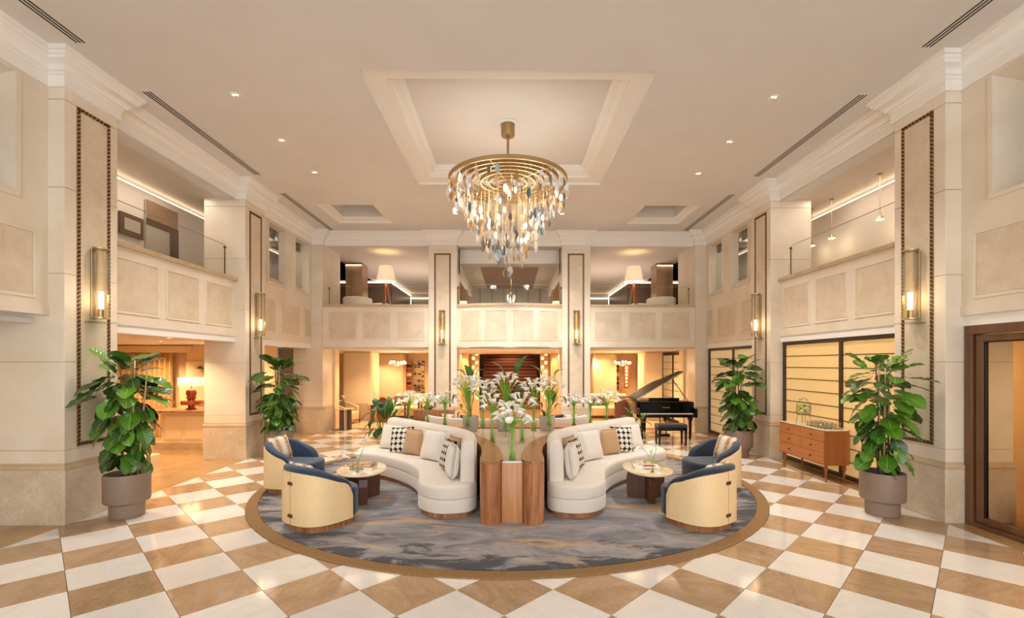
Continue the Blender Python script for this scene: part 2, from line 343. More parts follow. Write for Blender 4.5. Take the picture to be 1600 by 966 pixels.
def spline(pts, per=6, closed=False):
    P = [Vector(p) for p in pts]; n = len(P); out = []
    for i in range(n if closed else n-1):
        g = (lambda k: P[k % n]) if closed else (lambda k: P[min(max(k, 0), n-1)])
        p0, p1, p2, p3 = g(i-1), g(i), g(i+1), g(i+2)
        for j in range(per):
            t = j/per; t2 = t*t; t3 = t2*t
            out.append(tuple(0.5*((2*p1)+(-p0+p2)*t+(2*p0-5*p1+4*p2-p3)*t2+(-p0+3*p1-3*p2+p3)*t3)))
    if not closed: out.append(tuple(P[-1]))
    return out
def sweep(path, prof, closed=False, side=1):
    """profile (out, z) carried along a plan path; out is to the left of travel * side"""
    n = len(path); cols = []
    for i in range(n):
        p = Vector(path[i]); ds = []
        if closed or i > 0: ds.append((p-Vector(path[i-1])).normalized())
        if closed or i < n-1: ds.append((Vector(path[(i+1) % n])-p).normalized())
        ns = [Vector((-d.y, d.x))*side for d in ds]
        m_ = ns[0] if len(ns) == 1 else (ns[0]+ns[1])*(2/max((ns[0]+ns[1]).length_squared, 0.5))
        cols.append([(p.x+m_.x*o, p.y+m_.y*o, z) for o, z in prof])
    ms = M()
    if closed: cols.append(cols[0])
    ms.rings(cols, caps=not closed, closed=True)
    return ms
# ------------------------------------------------------------------ scene tree helper
USED = set()
def tag(o, label=None, cat=None, group=None, kind=None):
    if label: o['label'] = label
    if cat: o['category'] = cat
    if group: o['group'] = group
    if kind: o['kind'] = kind
    return o
def thing(name, label, cat, loc=(0, 0, 0), rz=0, group=None, kind=None):
    o = bpy.data.objects.new(name, None); o.empty_display_size = 0.1; C.objects.link(o)
    o.location = loc; o.rotation_euler = (0, 0, rz)
    return tag(o, label, cat, group, kind)
def kids(o): return [c for c in C.objects if c.parent == o]
def dup_mesh(o, parent, loc=None, rot=None, scale=None):
    c = o.copy(); C.objects.link(c); c.parent = parent
    if loc is not None: c.location = loc
    if rot is not None: c.rotation_euler = rot
    if scale is not None: c.scale = scale
    return c
CH = {}
def index_children():
    CH.clear()
    for o in C.objects:
        if o.parent: CH.setdefault(o.parent.name, []).append(o)
def dup(root, loc, rz, label, group=None, scale=None):
    r = root.copy(); C.objects.link(r); r.location = loc; r.rotation_euler = (0, 0, rz); r['label'] = label
    if group: r['group'] = group
    if scale: r.scale = scale
    for ch in CH.get(root.name, []):
        c = ch.copy(); C.objects.link(c); c.parent = r
        for gc in CH.get(ch.name, []):
            d = gc.copy(); C.objects.link(d); d.parent = c
    return r
def px(X, Y, Z):
    x = X-CAMX; D = x*sin(YAW)+Y*cos(YAW); R = x*cos(YAW)-Y*sin(YAW)
    return (CX+FPX*R/D, CY-FPX*(Z-2)/D) if D > 0.1 else (-1e5, -1e5)
# ================================================================== THE SETTING
ZC = 5.82                       # hall ceiling
T = 0.42646                     # half diagonal of a floor tile
def struct(name, label=None, cat=None, loc=(0, 0, 0)):
    return thing(name, label, cat, loc, kind='structure')
# ---- floor: grout bed, then every tile laid as a piece of its own
floor_root = struct('floor', 'polished stone floor of white and brown squares laid on the diagonal', 'floor')
M().box(-16, 16, -4, 32, -0.12, -0.02).build('bed', 'grout', floor_root)
TX, TY = -0.02, -0.10
RX, RY, RC = 4.0, 3.75, 8.1     # rug half axes and centre
LIM = 5.47
def clip(poly, a, b, c):
    out = []
    for i in range(len(poly)):
        p, q = poly[i-1], poly[i]; dp = a*p[0]+b*p[1]-c; dq = a*q[0]+b*q[1]-c
        if (dp <= 0) != (dq <= 0): t = dp/(dp-dq); out.append((p[0]+(q[0]-p[0])*t, p[1]+(q[1]-p[1])*t))
        if dq <= 0: out.append(q)
    return out
tile_me = {}
for nm in ('tile_white', 'tile_brown'):
    h = T-0.0028
    me = bpy.data.meshes.new(nm); vs = [(0, -h, 0), (h, 0, 0), (0, h, 0), (-h, 0, 0)]
    me.from_pydata([(x, y, -0.03) for x, y, z in vs]+[(x, y, -0.0012) for x, y, z in vs]+[(x*0.997, y*0.997, 0) for x, y, z in vs], [],
                   [(0, 1, 5, 4), (1, 2, 6, 5), (2, 3, 7, 6), (3, 0, 4, 7), (4, 5, 9, 8), (5, 6, 10, 9), (6, 7, 11, 10), (7, 4, 8, 11), (8, 9, 10, 11)])
    me.materials.append(MATS[nm]); tile_me[nm] = me
cands = []; rest = {'tile_white': M(), 'tile_brown': M()}
def tile_poly(m_, poly):
    if len(poly) < 3: return
    m_.rings([[(x, y, -0.03) for x, y in poly], [(x, y, 0) for x, y in poly]])
for n in range(-2, 34):
    for k in range(-14, 15):
        if (n+k) % 2: continue
        cx_, cy_ = k*T+TX, n*T+TY; mt = 'tile_white' if n % 2 else 'tile_brown'
        if abs(cx_) > LIM+T: continue
        h = T-0.0028
        poly = [(cx_, cy_-h), (cx_+h, cy_), (cx_, cy_+h), (cx_-h, cy_)]
        if abs(cx_)+h > LIM:
            poly = clip(poly, 1, 0, LIM) if cx_ > 0 else clip(poly, -1, 0, LIM)
            tile_poly(rest[mt], poly); continue
        under = all(((x/(RX-0.1))**2+((y-RC)/(RY-0.1))**2) < 1 for x, y in poly)
        a, b = px(cx_, cy_, 0)
        seen = -60 < a < 1660 and b < 1010 and cy_ > 0.5
        if under or not seen: tile_poly(rest[mt], poly)
        else: cands.append((cy_, cx_, mt, poly))
cands.sort()
for i, (cy_, cx_, mt, poly) in enumerate(cands):
    if i < 290:
        o = bpy.data.objects.new('tile', tile_me[mt]); C.objects.link(o); o.parent = floor_root; o.location = (cx_, cy_, 0)
    else: tile_poly(rest[mt], poly)
for mt in rest: rest[mt].build('far_'+mt, mt, floor_root)['kind'] = 'stuff'
# plain brown slabs beyond the chequered field
bs = M()
def slabs(x0, x1, y0, y1, sx=1.2, sy=0.6):
    nx = max(1, round((x1-x0)/sx)); ny = max(1, round((y1-y0)/sy)); dx = (x1-x0)/nx; dy = (y1-y0)/ny
    for i in range(nx):
        for j in range(ny): bs.box(x0+i*dx+.0015, x0+(i+1)*dx-.0015, y0+j*dy+.0015, y0+(j+1)*dy-.0015, -0.03, -0.0005)
slabs(-14, -LIM, -3, 14.3); slabs(LIM, 9, -3, 14.3); slabs(-14, 14, 14.3, 31, 1.2, 1.2)
bs.build('border_slabs', 'brown_floor', floor_root)['kind'] = 'stuff'

# ---- ceiling with one large and two small coffers
ceil_root = struct('ceiling', 'flat painted ceiling with three recessed coffers', 'ceiling')
HOLES = [(-1.94, 1.94, 6.13, 10.07), (-4.65, -3.18, 11.35, 12.86), (3.18, 4.65, 11.35, 12.86)]
def holed(m_, xs, ys, holes, z0, z1):
    for i in range(len(xs)-1):
        for j in range(len(ys)-1):
            cx_, cy_ = (xs[i]+xs[i+1])/2, (ys[j]+ys[j+1])/2
            if any(a < cx_ < b and c < cy_ < d for a, b, c, d in holes): continue
            m_.box(xs[i], xs[i+1], ys[j], ys[j+1], z0, z1)
    return m_
xs = sorted({-5.75, 5.75, *[h[0] for h in HOLES], *[h[1] for h in HOLES]}); ys = sorted({-3.0, 14.0, *[h[2] for h in HOLES], *[h[3] for h in HOLES]})
holed(M(), xs, ys, HOLES, ZC, ZC+0.04).build('ceiling_panel', 'ceiling_paint', ceil_root)
def ring(x0, x1, y0, y1): return [(x0, y0), (x1, y0), (x1, y1), (x0, y1)]
# big coffer: shallow step, crown moulding, top panel
sweep(ring(-1.94, 1.94, 6.13, 10.07), [(-0.02, ZC+.003), (0.003, ZC+.003), (0.003, ZC+0.05), (0.26, ZC+0.05), (0.26, ZC+0.09), (-0.02, ZC+0.09)], True).build('coffer_step', 'plaster_white', ceil_root)
crown = [(0, 0), (0.02, 0), (0.02, 0.03), (0.05, 0.035), (0.07, 0.06), (0.11, 0.075), (0.11, 0.095), (0.15, 0.10), (0.165, 0.13), (0.20, 0.15), (0.20, 0.2), (0, 0.2)]
sweep(ring(-1.68, 1.68, 6.39, 9.81), [(o, ZC+0.05+z) for o, z in crown], True).build('coffer_crown', 'plaster_white', ceil_root)
M().box(-1.7, 1.7, 6.35, 9.85, 6.06, 6.1).build('coffer_panel', 'ceiling_paint', ceil_root)
for s in (-1, 1):
    x0, x1 = sorted((s*3.18, s*4.65))
    sweep(ring(x0, x1, 11.35, 12.86), [(o, ZC+z*0.75) for o, z in crown], True).build('coffer_crown', 'plaster_white', ceil_root)
    sweep(ring(x0+.2, x1-.2, 11.55, 12.66), [(0, ZC+0.12), (0.01, ZC+0.12), (0.01, 6.3), (0, 6.3)], True).build('coffer_riser', 'ceiling_paint', ceil_root)
    M().box(x0+.05, x1-.05, 11.4, 12.8, 6.28, 6.31).build('coffer_panel', 'ceiling_paint', ceil_root)
# roof slab above everything keeps the sky out of the coffers
M().box(-14, 14, -3, 31, 6.4, 6.5).build('roof_slab', 'ceiling_paint', ceil_root)
for s in (-1, 1):
    M().box(s*7.12, s*5.72, -3, 19.8, 5.46, 5.5).build('mezzanine_ceiling', 'upper_wall', ceil_root)
    M().box(s*5.98, s*5.71, -3, 13.7, 5.41, 5.82).build('edge_beam', 'ceiling_paint', ceil_root)
M().box(-7.2, 7.2, 13.95, 24.5, 5.46, 5.5).build('mezzanine_ceiling', 'upper_wall', ceil_root)
M().box(-5.4, 5.4, 13.72, 14.02, 5.44, 5.82).build('edge_beam', 'ceiling_paint', ceil_root)

# ---- piers, cut into courses of stone
COURSES = [0.73, 0.92, 2.02, 3.12, 4.19, 5.28, 5.50]
def pier(x0, x1, y0, y1, label, faces, frame=None, trims=True):
    """x0 < x1; faces: list of (axis, sign) carrying an inlaid rope panel"""
    r = struct('pillar', label, 'pillar', ((x0+x1)/2, (y0+y1)/2, 0))
    cx_, cy_ = (x0+x1)/2, (y0+y1)/2
    M().box(x0+.012, x1-.012, y0+.012, y1-.012, 0, 5.5).build('core', 'cap_stone', r, world=True)
    for a, b in zip(COURSES[:-1], COURSES[1:]):
        M().cbox(x0, x1, y0, y1, a+(0.0 if a < .8 else 0.0025), b-0.0025, 0.004).build('stone_block', 'limestone', r, world=True)
    M().cbox(x0-.02, x1+.02, y0-.02, y1+.02, 0.0, 0.68, 0.006).build('plinth', 'marble_plinth', r, world=True)
    p = [(0, .68), (.025, .68), (.028, .70), (.02, .73), (.008, .735), (.006, .76), (0, .76)]
    sweep(list(reversed(ring(x0, x1, y0, y1))), p, True).build('plinth_moulding', 'cap_stone', r, world=True)
    return r
def rope(r, axis, plane, s, u0, u1, z0, z1, name='rope_inlay'):
    """twisted dark rope set round a panel; axis 'x': face lies in a plane x = plane, u runs along y"""
    m_ = M(); w = 0.021; L = 0.052
    def pt(u, z, d): return (plane+s*d, u, z) if axis == 'x' else (u, plane+s*d, z)
    def bead(u, z, horiz):
        h = L*0.34
        if horiz: q = [(-h-.012, -w), (h-.012, -w), (h+.012, w), (-h+.012, w)]
        else: q = [(-w, -h-.012), (w, -h+.012), (w, h+.012), (-w, h-.012)]
        o = [pt(u+a, z+b, -0.003) for a, b in q]+[pt(u+a*.8, z+b*.8, 0.014) for a, b in q]
        m_.add(o, [(4, 5, 6, 7), (0, 1, 5, 4), (1, 2, 6, 5), (2, 3, 7, 6), (3, 0, 4, 7)])
    nz = int((z1-z0)/L); nu = int((u1-u0)/L)
    for i in range(nz+1):
        z = z0+(z1-z0)*i/nz; bead(u0, z, False); bead(u1, z, False)
    for i in range(1, nu):
        u = u0+(u1-u0)*i/nu; bead(u, z0, True); bead(u, z1, True)
    m_.build(name, 'rope_dark', r, world=True)['kind'] = 'stuff'
    b = M(); g = 0.006
    def strip(ua, ub, za, zb):
        if axis == 'x': b.box(plane-.002, plane+s*0.003, ua, ub, za, zb)
        else: b.box(ua, ub, plane-.002, plane+s*0.003, za, zb)
    strip(u0-w-g, u0+w+g, z0-w-g, z1+w+g); strip(u1-w-g, u1+w+g, z0-w-g, z1+w+g); strip(u0, u1, z0-w-g, z0+w+g); strip(u0, u1, z1-w-g, z1+w+g)
    b.build('inlay_bed', 'rope_light', r, world=True)
    pm = M()
    if axis == 'x': pm.box(plane-.002, plane+s*0.006, u0+.03, u1-.03, z0+.03, z1-.03)
    else: pm.box(u0+.03, u1-.03, plane-.002, plane+s*0.006, z0+.03, z1-.03)
    pm.build('inlaid_panel', 'limestone_panel', r, world=True)
side = {-1: 'left', 1: 'right'}
SCONCES = []
for s in (-1, 1):
    a, b = sorted((s*5.5, s*6.36))
    r = pier(a, b, 5.88, 6.67, f'nearest stone pier on the {side[s]} with a rope framed panel', None)
    rope(r, 'x', s*5.5, -s, 6.07, 6.52, 0.97, 5.26)
    r = pier(a, b, 9.87, 10.64, f'second stone pier on the {side[s]} with a rope framed panel', None)
    rope(r, 'x', s*5.5, -s, 10.04, 10.48, 0.92, 5.22)
    a, b = sorted((s*5.38, s*6.22))
    r = pier(a, b, 13.6, 14.4, f'corner stone pier at the far {side[s]}', None)
    a, b = sorted((s*5.38, s*5.75)); M().box(a, b, 14.4, 15.0, 2.6, 5.5).build('return_wall', 'limestone', r, world=True)
    M().box(s*5.32, s*5.6, 14.4, 14.75, 0, 2.44).build('jamb', 'warm_stone', r, world=True)
    a, b = sorted((s*1.52, s*2.34))
    r = pier(a, b, 13.62, 14.40, f'slender pier {side[s]} of the staircase with rope frame and wall light', None)
    rope(r, 'y', 13.62, -1, a+.19, b-.20, 0.58, 5.16)

# ---- crown cornice: one run per side wall following the piers, one across the back
CORN = [(0, 5.42), (.03, 5.42), (.035, 5.45), (.03, 5.47), (.03, 5.56), (.045, 5.565), (.05, 5.59), (.075, 5.60), (.09, 5.635), (.12, 5.67), (.165, 5.69), (.175, 5.72), (.195, 5.73), (.20, 5.76), (.225, 5.765), (.225, 5.83), (0, 5.83)]
t1 = struct('trim_1', 'white crown moulding along the left wall', 'moulding'); t2 = struct('trim_2', 'white crown moulding along the right wall', 'moulding'); t3 = struct('trim_3', 'white crown moulding across the far wall', 'moulding')
for s, t in ((-1, t1), (1, t2)):
    P = [(s*5.70, -3), (s*5.70, 5.88), (s*5.5, 5.88), (s*5.5, 6.67), (s*5.70, 6.67), (s*5.70, 9.87), (s*5.5, 9.87), (s*5.5, 10.64), (s*5.70, 10.64), (s*5.70, 13.6), (s*5.38, 13.6), (s*5.38, 13.74)]
    sweep(P, CORN, False, s).build('crown_moulding', 'plaster_white', t, autos=True)
P = [(-5.4, 13.74), (-2.34, 13.74), (-2.34, 13.62), (-1.52, 13.62), (-1.52, 13.74), (1.52, 13.74), (1.52, 13.62), (2.34, 13.62), (2.34, 13.74), (5.4, 13.74)]
sweep(P, [(o*0.75, z) for o, z in CORN], False, -1).build('crown_moulding', 'plaster_white', t3, autos=True)

# ---- side walls
def panel(r, axis, plane, s, u0, u1, z0, z1, m1='limestone_panel'):
    """raised stone frame moulding round a recessed-looking veined field"""
    f = M(); w = 0.035
    def bx(m_, ua, ub, za, zb, d):
        if axis == 'x': m_.box(plane-s*0.01, plane+s*d, ua, ub, za, zb)
        else: m_.box(ua, ub, plane-s*0.01, plane+s*d, za, zb)
    bx(f, u0, u1, z1-w, z1, .014); bx(f, u0, u1, z0, z0+w, .014); bx(f, u0, u0+w, z0+w, z1-w, .014); bx(f, u1-w, u1, z0+w, z1-w, .014)
    f.build('panel_moulding', 'limestone', r, world=True, bevel=0.004)
    g_ = M(); bx(g_, u0+w+.012, u1-w-.012, z0+w+.012, z1-w-.012, .006); g_.build('stone_panel', m1, r, world=True)
WZ0, WZ1 = 2.57, 3.72
for s in (-1, 1):
    w = struct('wall_'+side[s], f'cream stone {side[s]} wall and balcony fronts', 'wall')
    X = s*5.70; Xo = s*5.86
    # near upper wall with a deep splayed window
    ya, yb, za, zb = 4.25, 5.49, 3.99, 5.39
    m_ = M(); m_.box(X, Xo, -3, 5.88, 2.6, za); m_.box(X, Xo, yb, 5.88, za, 5.5); m_.box(X, Xo, -3, ya, za, 5.5); m_.box(X, Xo, ya, yb, zb, 5.5)
    m_.build('upper_wall', 'limestone', w)
    rv = M(); x2 = s*6.12
    o0 = [(X, yb, za), (X, yb, zb-.0), (X, ya, zb-.0), (X, ya, za)]; o1 = [(x2, yb-.10, za+.14), (x2, yb-.10, zb-.16), (x2, ya+.1, zb-.16), (x2, ya+.1, za+.14)]
    for i in range(4): rv.quad(o0[i], o0[(i+1) % 4], o1[(i+1) % 4], o1[i])
    rv.box(X-s*.02, X, yb, yb+.05, za-.05, zb); rv.box(X-s*.02, X, ya, yb-.001, za-.05, za)
    wn = struct('window_1' if s < 0 else 'window_2', f'deep splayed upper window nearest the camera on the {side[s]}', 'window')
    rv.build('reveal', 'limestone', wn); M().box(x2-.01, x2+.01, ya+.1, yb-.1, za+.14, zb-.16).build('pane', 'glass', wn)
    panel(w, 'x', X, -s, 3.3, 4.75, 2.79, 3.61); panel(w, 'x', X, -s, 4.87, 5.73, 2.79, 3.61)
    M().box(X-s*0.02, X, -3, 5.88, 2.60, 2.72).build('ledge_band', 'limestone', w)
    # balcony front between the first and second piers
    M().box(X, s*5.9, 6.67, 9.87, WZ0, WZ1).build('balcony_front', 'limestone', w)
    M().cbox(X-s*.05, s*5.95, 6.67, 9.90, WZ1, WZ1+.07, .012).build('coping', 'cap_stone', w)
    for u0, u1 in ((6.82, 7.72), (7.88, 8.72), (8.88, 9.73)): panel(w, 'x', X, -s, u0, u1, 2.74, 3.58)
    # wall between second pier and corner pier, with two small splayed windows
    wins = [(11.18, 12.03), (12.56, 13.38)]; z0, z1 = 3.96, 5.36
    m_ = M(); m_.box(X, Xo, 10.64, 13.6, WZ0, z0); m_.box(X, Xo, 10.64, 13.6, z1, 5.5)
    m_.box(X, Xo, 10.64, wins[0][0], z0, z1); m_.box(X, Xo, wins[0][1], wins[1][0], z0, z1); m_.box(X, Xo, wins[1][1], 13.6, z0, z1); m_.build('upper_wall', 'limestone', w)
    for u0, u1 in ((10.72, 11.53), (11.82, 12.84), (13.12, 13.56)): panel(w, 'x', X, -s, u0, u1, 2.72, 3.55)
    for k, (u0, u1) in enumerate(wins):
        wn = struct('window_%d' % ((3 if s < 0 else 5)+k), f'{("nearer" if k == 0 else "farther")} of two small upper windows on the {side[s]} wall', 'window')
        f = M(); e = .05
        for a, b, c_, d in ((u0-e, u1+e, z1, z1+e), (u0-e, u1+e, z0-e, z0), (u0-e, u0, z0, z1), (u1, u1+e, z0, z1)): f.box(X-s*.025, X+s*.01, a, b, c_, d)
        f.build('window_frame', 'limestone', wn, bevel=.005)
        rv = M(); x2 = s*5.86
        o0 = [(X, u0, z0), (X, u1, z0), (X, u1, z1), (X, u0, z1)]; o1 = [(x2, u0+.01, z0+.15), (x2, u1-.03, z0+.15), (x2, u1-.03, z1-.03), (x2, u0+.01, z1-.03)]
        for i in range(4): rv.quad(o0[i], o0[(i+1) % 4], o1[(i+1) % 4], o1[i])
        rv.build('reveal', 'limestone', wn); M().box(x2, x2+s*.012, u0+.01, u1-.03, z0+.14, z1-.03).build('pane', 'glass', wn)
        M().box(x2+s*.02, x2+s*.05, u0+.1, u1-.1, z1-.24, z1).build('blind', 'upper_dark', wn)
    # lower part: the left side is open to the reception, the right side closed by lit screens
    M().box(s*5.72, s*5.84, 6.67, 9.87, 2.45, WZ0).build('lintel', 'plaster_white', w)
    M().box(s*5.72, s*5.84, 10.64, 13.6, 2.43, WZ0).build('lintel', 'plaster_white', w)
    if s > 0: M().box(5.72, 5.84, -3, 5.88, 2.47, 2.6).build('lintel', 'plaster_white', w)
    else: M().box(-6.42, -6.32, -3, 5.9, 0, 2.6).build('lower_wall', 'limestone', w)
# ---- far balcony fronts
wb = struct('wall_back', 'cream stone balcony fronts across the far end of the hall', 'wall')
for s in (-1, 1):
    x0, x1 = sorted((s*5.36, s*2.34))
    M().box(x0, x1, 13.56, 13.8, 2.47, 3.63).build('balcony_front', 'limestone', wb)
    M().cbox(x0, x1, 13.52, 13.84, 3.63, 3.70, .01).build('coping', 'cap_stone', wb)
    for u0, u1 in ((5.22, 4.38), (4.24, 3.40), (3.26, 2.44)):
        a, b = sorted((s*u0, s*u1)); panel(wb, 'y', 13.56, -1, a, b, 2.66, 3.51)
def bow(x, y0=13.56, d=0.36): return y0-d*max(0, 1-(x/1.52)**2)
N_ = 16; xs_ = [-1.52+3.04*i/N_ for i in range(N_+1)]
def bowed(z0, z1, out=0.0, th=.22):
    m_ = M(); R = []
    for x in xs_: y = bow(x)-out; R.append([(x, y, z0), (x, y+th, z0), (x, y+th, z1), (x, y, z1)])
    return m_.rings(R)
bowed(2.47, 3.63).build('bowed_balcony_front', 'limestone', wb, autos=True)
bowed(3.63, 3.70, .04, .30).build('coping', 'cap_stone', wb, autos=True)
for u0, u1 in ((-1.42, -.82), (-.70, -.08), (.07, .69), (.82, 1.41)):
    f = M(); q = M(); w_ = .035; z0, z1 = 2.66, 3.52; n_ = 5
    def seg(m_, a, b, c_, d, out):
        m_.rings([[(a+(b-a)*i/n_, bow(a+(b-a)*i/n_)-out, c_), (a+(b-a)*i/n_, bow(a+(b-a)*i/n_)+.01, c_), (a+(b-a)*i/n_, bow(a+(b-a)*i/n_)+.01, d), (a+(b-a)*i/n_, bow(a+(b-a)*i/n_)-out, d)] for i in range(n_+1)])
    seg(f, u0, u1, z1-w_, z1, .014); seg(f, u0, u1, z0, z0+w_, .014); seg(f, u0, u0+w_, z0, z1, .014); seg(f, u1-w_, u1, z0, z1, .014)
    f.build('panel_moulding', 'limestone', wb); seg(q, u0+w_+.01, u1-w_-.01, z0+w_+.01, z1-w_-.01, .006); q.build('stone_panel', 'limestone_panel', wb)

# ---- linear ceiling vents, recessed spotlights
for s in (-1, 1):
    for k, (y0, y1) in enumerate(((3.2, 5.64), (6.65, 9.56), (10.6, 13.5))):
        xc = s*5.06-.02
        t = thing('ceiling_vent', f'long slotted ceiling vent, {("nearest", "middle", "farthest")[k]} of three along the {side[s]} wall', 'vent', (xc, (y0+y1)/2, ZC-.004), group='linear ceiling vents')
        M().box(-.095, .095, -(y1-y0)/2-.03, (y1-y0)/2+.03, 0, .004).build('frame', 'ceiling_paint', t)
        for q in (-.045, 0, .045): M().box(q-.011, q+.011, -(y1-y0)/2, (y1-y0)/2, -.002, .0).build('slot', 'black_matte', t)
first = None
SP = [(-3.88, 6.72), (-3.88, 8.08), (-3.88, 9.43), (3.80, 6.72), (3.80, 8.08), (3.80, 9.43), (-1.37, 12.0), (1.35, 12.0)]
rown = ('first', 'second', 'third')
for i, (x, y) in enumerate(SP):
    lab = (f'small recessed ceiling spotlight, {rown[i % 3]} of the {"left" if x < 0 else "right"} row' if i < 6 else f'small recessed ceiling spotlight near the far balcony, {"left" if x < 0 else "right"} of centre' if i < 8 else f'recessed ceiling spotlight above the near {"left" if x < 0 else "right"} floor')
    if first is None:
        t = first = thing('ceiling_spotlight', lab, 'spotlight', (x, y, ZC-.006), group='recessed spotlights')
        M().lathe([(.045, .0), (.072, .0), (.072, .006), (.045, .006)], n=20).build('bezel', 'plaster_white', t)
        M().lathe([(.0001, .004), (.05, .004)], n=16).build('recess', 'upper_grey', t)
        for q in (-.022, .022): M().lathe([(.0001, -.004), (.018, -.004), (.018, .004)], (q, 0, 0), n=12).build('lens', 'spot_dim', t)
        index_children()
    else: dup(first, (x, y, ZC-.006), 0, lab)
    light('SPOT', 'spot_beam', (x, y, ZC-.03), 210 if i < 6 else 420, (1.0, .93, .85), .12, spot=radians(100), blend=.9)

for i, (x, y) in enumerate(((-1.4, 3.9), (1.4, 3.9), (-3.6, 4.2), (3.6, 4.2))):  # extra spots out of view, added to brighten the far wall
    dup(first, (x, y, ZC-.006), 0, f'unseen recessed spotlight added to brighten the far wall, {("inner left", "inner right", "outer left", "outer right")[i]}')
    light('SPOT', 'gimbal_beam', (x, y, ZC-.06), 420, (1.0, .94, .86), .15, rot=(radians(70), 0, radians(x*3)), spot=radians(38), blend=1.0)
# ================================================================== RUG
RZ = 0.018
def ell(a, b, n=96, cx_=0.0, cy_=RC): return [(cx_+a*cos(2*pi*i/n), cy_+b*sin(2*pi*i/n)) for i in range(n)]
rug = thing('rug', 'large round washed grey and ink blue rug with brown border under the seating', 'rug', (0, RC, 0))
M().prism(ell(RX-.155, RY-.155), 0.001, RZ, .006).build('pile', 'rug_pile', rug, world=True)
m_ = M(); o0, o1 = ell(RX, RY), ell(RX-.15, RY-.15)
m_.rings([[(*p, .001) for p in o0], [(*p, .012) for p in o0], [(*p, RZ-.001) for p in offset(o0, -.008)], [(*p, RZ-.001) for p in o1], [(*p, .001) for p in o1]], caps=False)
m_.build('border', 'rug_border', rug, world=True)

# ================================================================== CENTRE TABLE
MX = 0.05
def ccw(P):
    a = sum(P[i-1][0]*P[i][1]-P[i][0]*P[i-1][1] for i in range(len(P)))
    return P if a > 0 else P[::-1]
tb = thing('console_table', 'long trumpet shaped walnut table with stone top between the two sofas', 'table', (MX, 7.6, RZ))
OUT = spline([(.135, 5.90), (.16, 5.80), (.25, 5.755), (.35, 5.79), (.405, 5.92), (.412, 6.4), (.47, 6.95), (.60, 7.33), (.85, 7.70), (1.18, 8.07), (1.54, 8.47), (1.88, 8.85), (2.14, 9.12), (2.28, 9.34)], 5)
INN = spline([(.118, 5.88), (.118, 6.0), (.13, 6.24), (.195, 6.78), (.325, 7.32), (.55, 7.85), (.81, 8.27), (1.15, 8.66), (1.5, 8.86)], 8)
full = [(MX+u, y) for u, y in OUT]+[(MX+2.28, 9.42), (MX-2.28, 9.42)]+[(MX-u, y) for u, y in OUT[::-1]]
M().prism(ccw(full), RZ, .765).build('body', 'walnut_amber', tb, world=True, autos=True)
inner = [(MX+u, y) for u, y in INN]+[(MX-u, y) for u, y in INN[::-1]]
M().prism(ccw(inner), .7655, .772).build('stone_top', 'table_stone', tb, world=True)
def resamp(P, n):
    d = [0]
    for i in range(1, len(P)): d.append(d[-1]+math.dist(P[i], P[i-1]))
    out = []; k = 0
    for i in range(n+1):
        t = d[-1]*i/n
        while k < len(d)-2 and d[k+1] < t: k += 1
        f = (t-d[k])/max(1e-9, d[k+1]-d[k]); out.append((P[k][0]+(P[k+1][0]-P[k][0])*f, P[k][1]+(P[k+1][1]-P[k][1])*f))
    return out
for s in (-1, 1):
    a = [(MX+s*u, y) for u, y in resamp(INN, 44)]; b = [(MX+s*u, y) for u, y in resamp(OUT, 44)]
    m_ = M().rings([[(*a[i], .766), (*b[i], .766), (*b[i], .797), (b[i][0]-s*.004, b[i][1], .80), (a[i][0]+s*.004, a[i][1], .80), (*a[i], .797)] for i in range(45)])
    m_.build('wooden_border', 'walnut_y', tb, world=True, autos=True)
    # the rounded front post on this side
bb = ccw([(MX-2.28, 9.42), (MX-2.26, 9.33), (MX-1.5, 8.865), (MX+1.5, 8.865), (MX+2.26, 9.33), (MX+2.28, 9.42)])
M().prism(bb, .766, .80, .004).build('wooden_border', 'walnut_amber', tb, world=True)
fp = ccw([(MX-.14, 5.93), (MX-.13, 5.88), (MX-.07, 5.865), (MX, 5.86), (MX+.07, 5.865), (MX+.13, 5.88), (MX+.14, 5.93)])
M().prism(fp, RZ, .762, .006, 2).build('front_panel', 'oak_panel', tb, world=True, autos=True)
M().prism(offset(fp, -.004), .762, .774).build('stone_edge', 'plaster_white', tb, world=True)

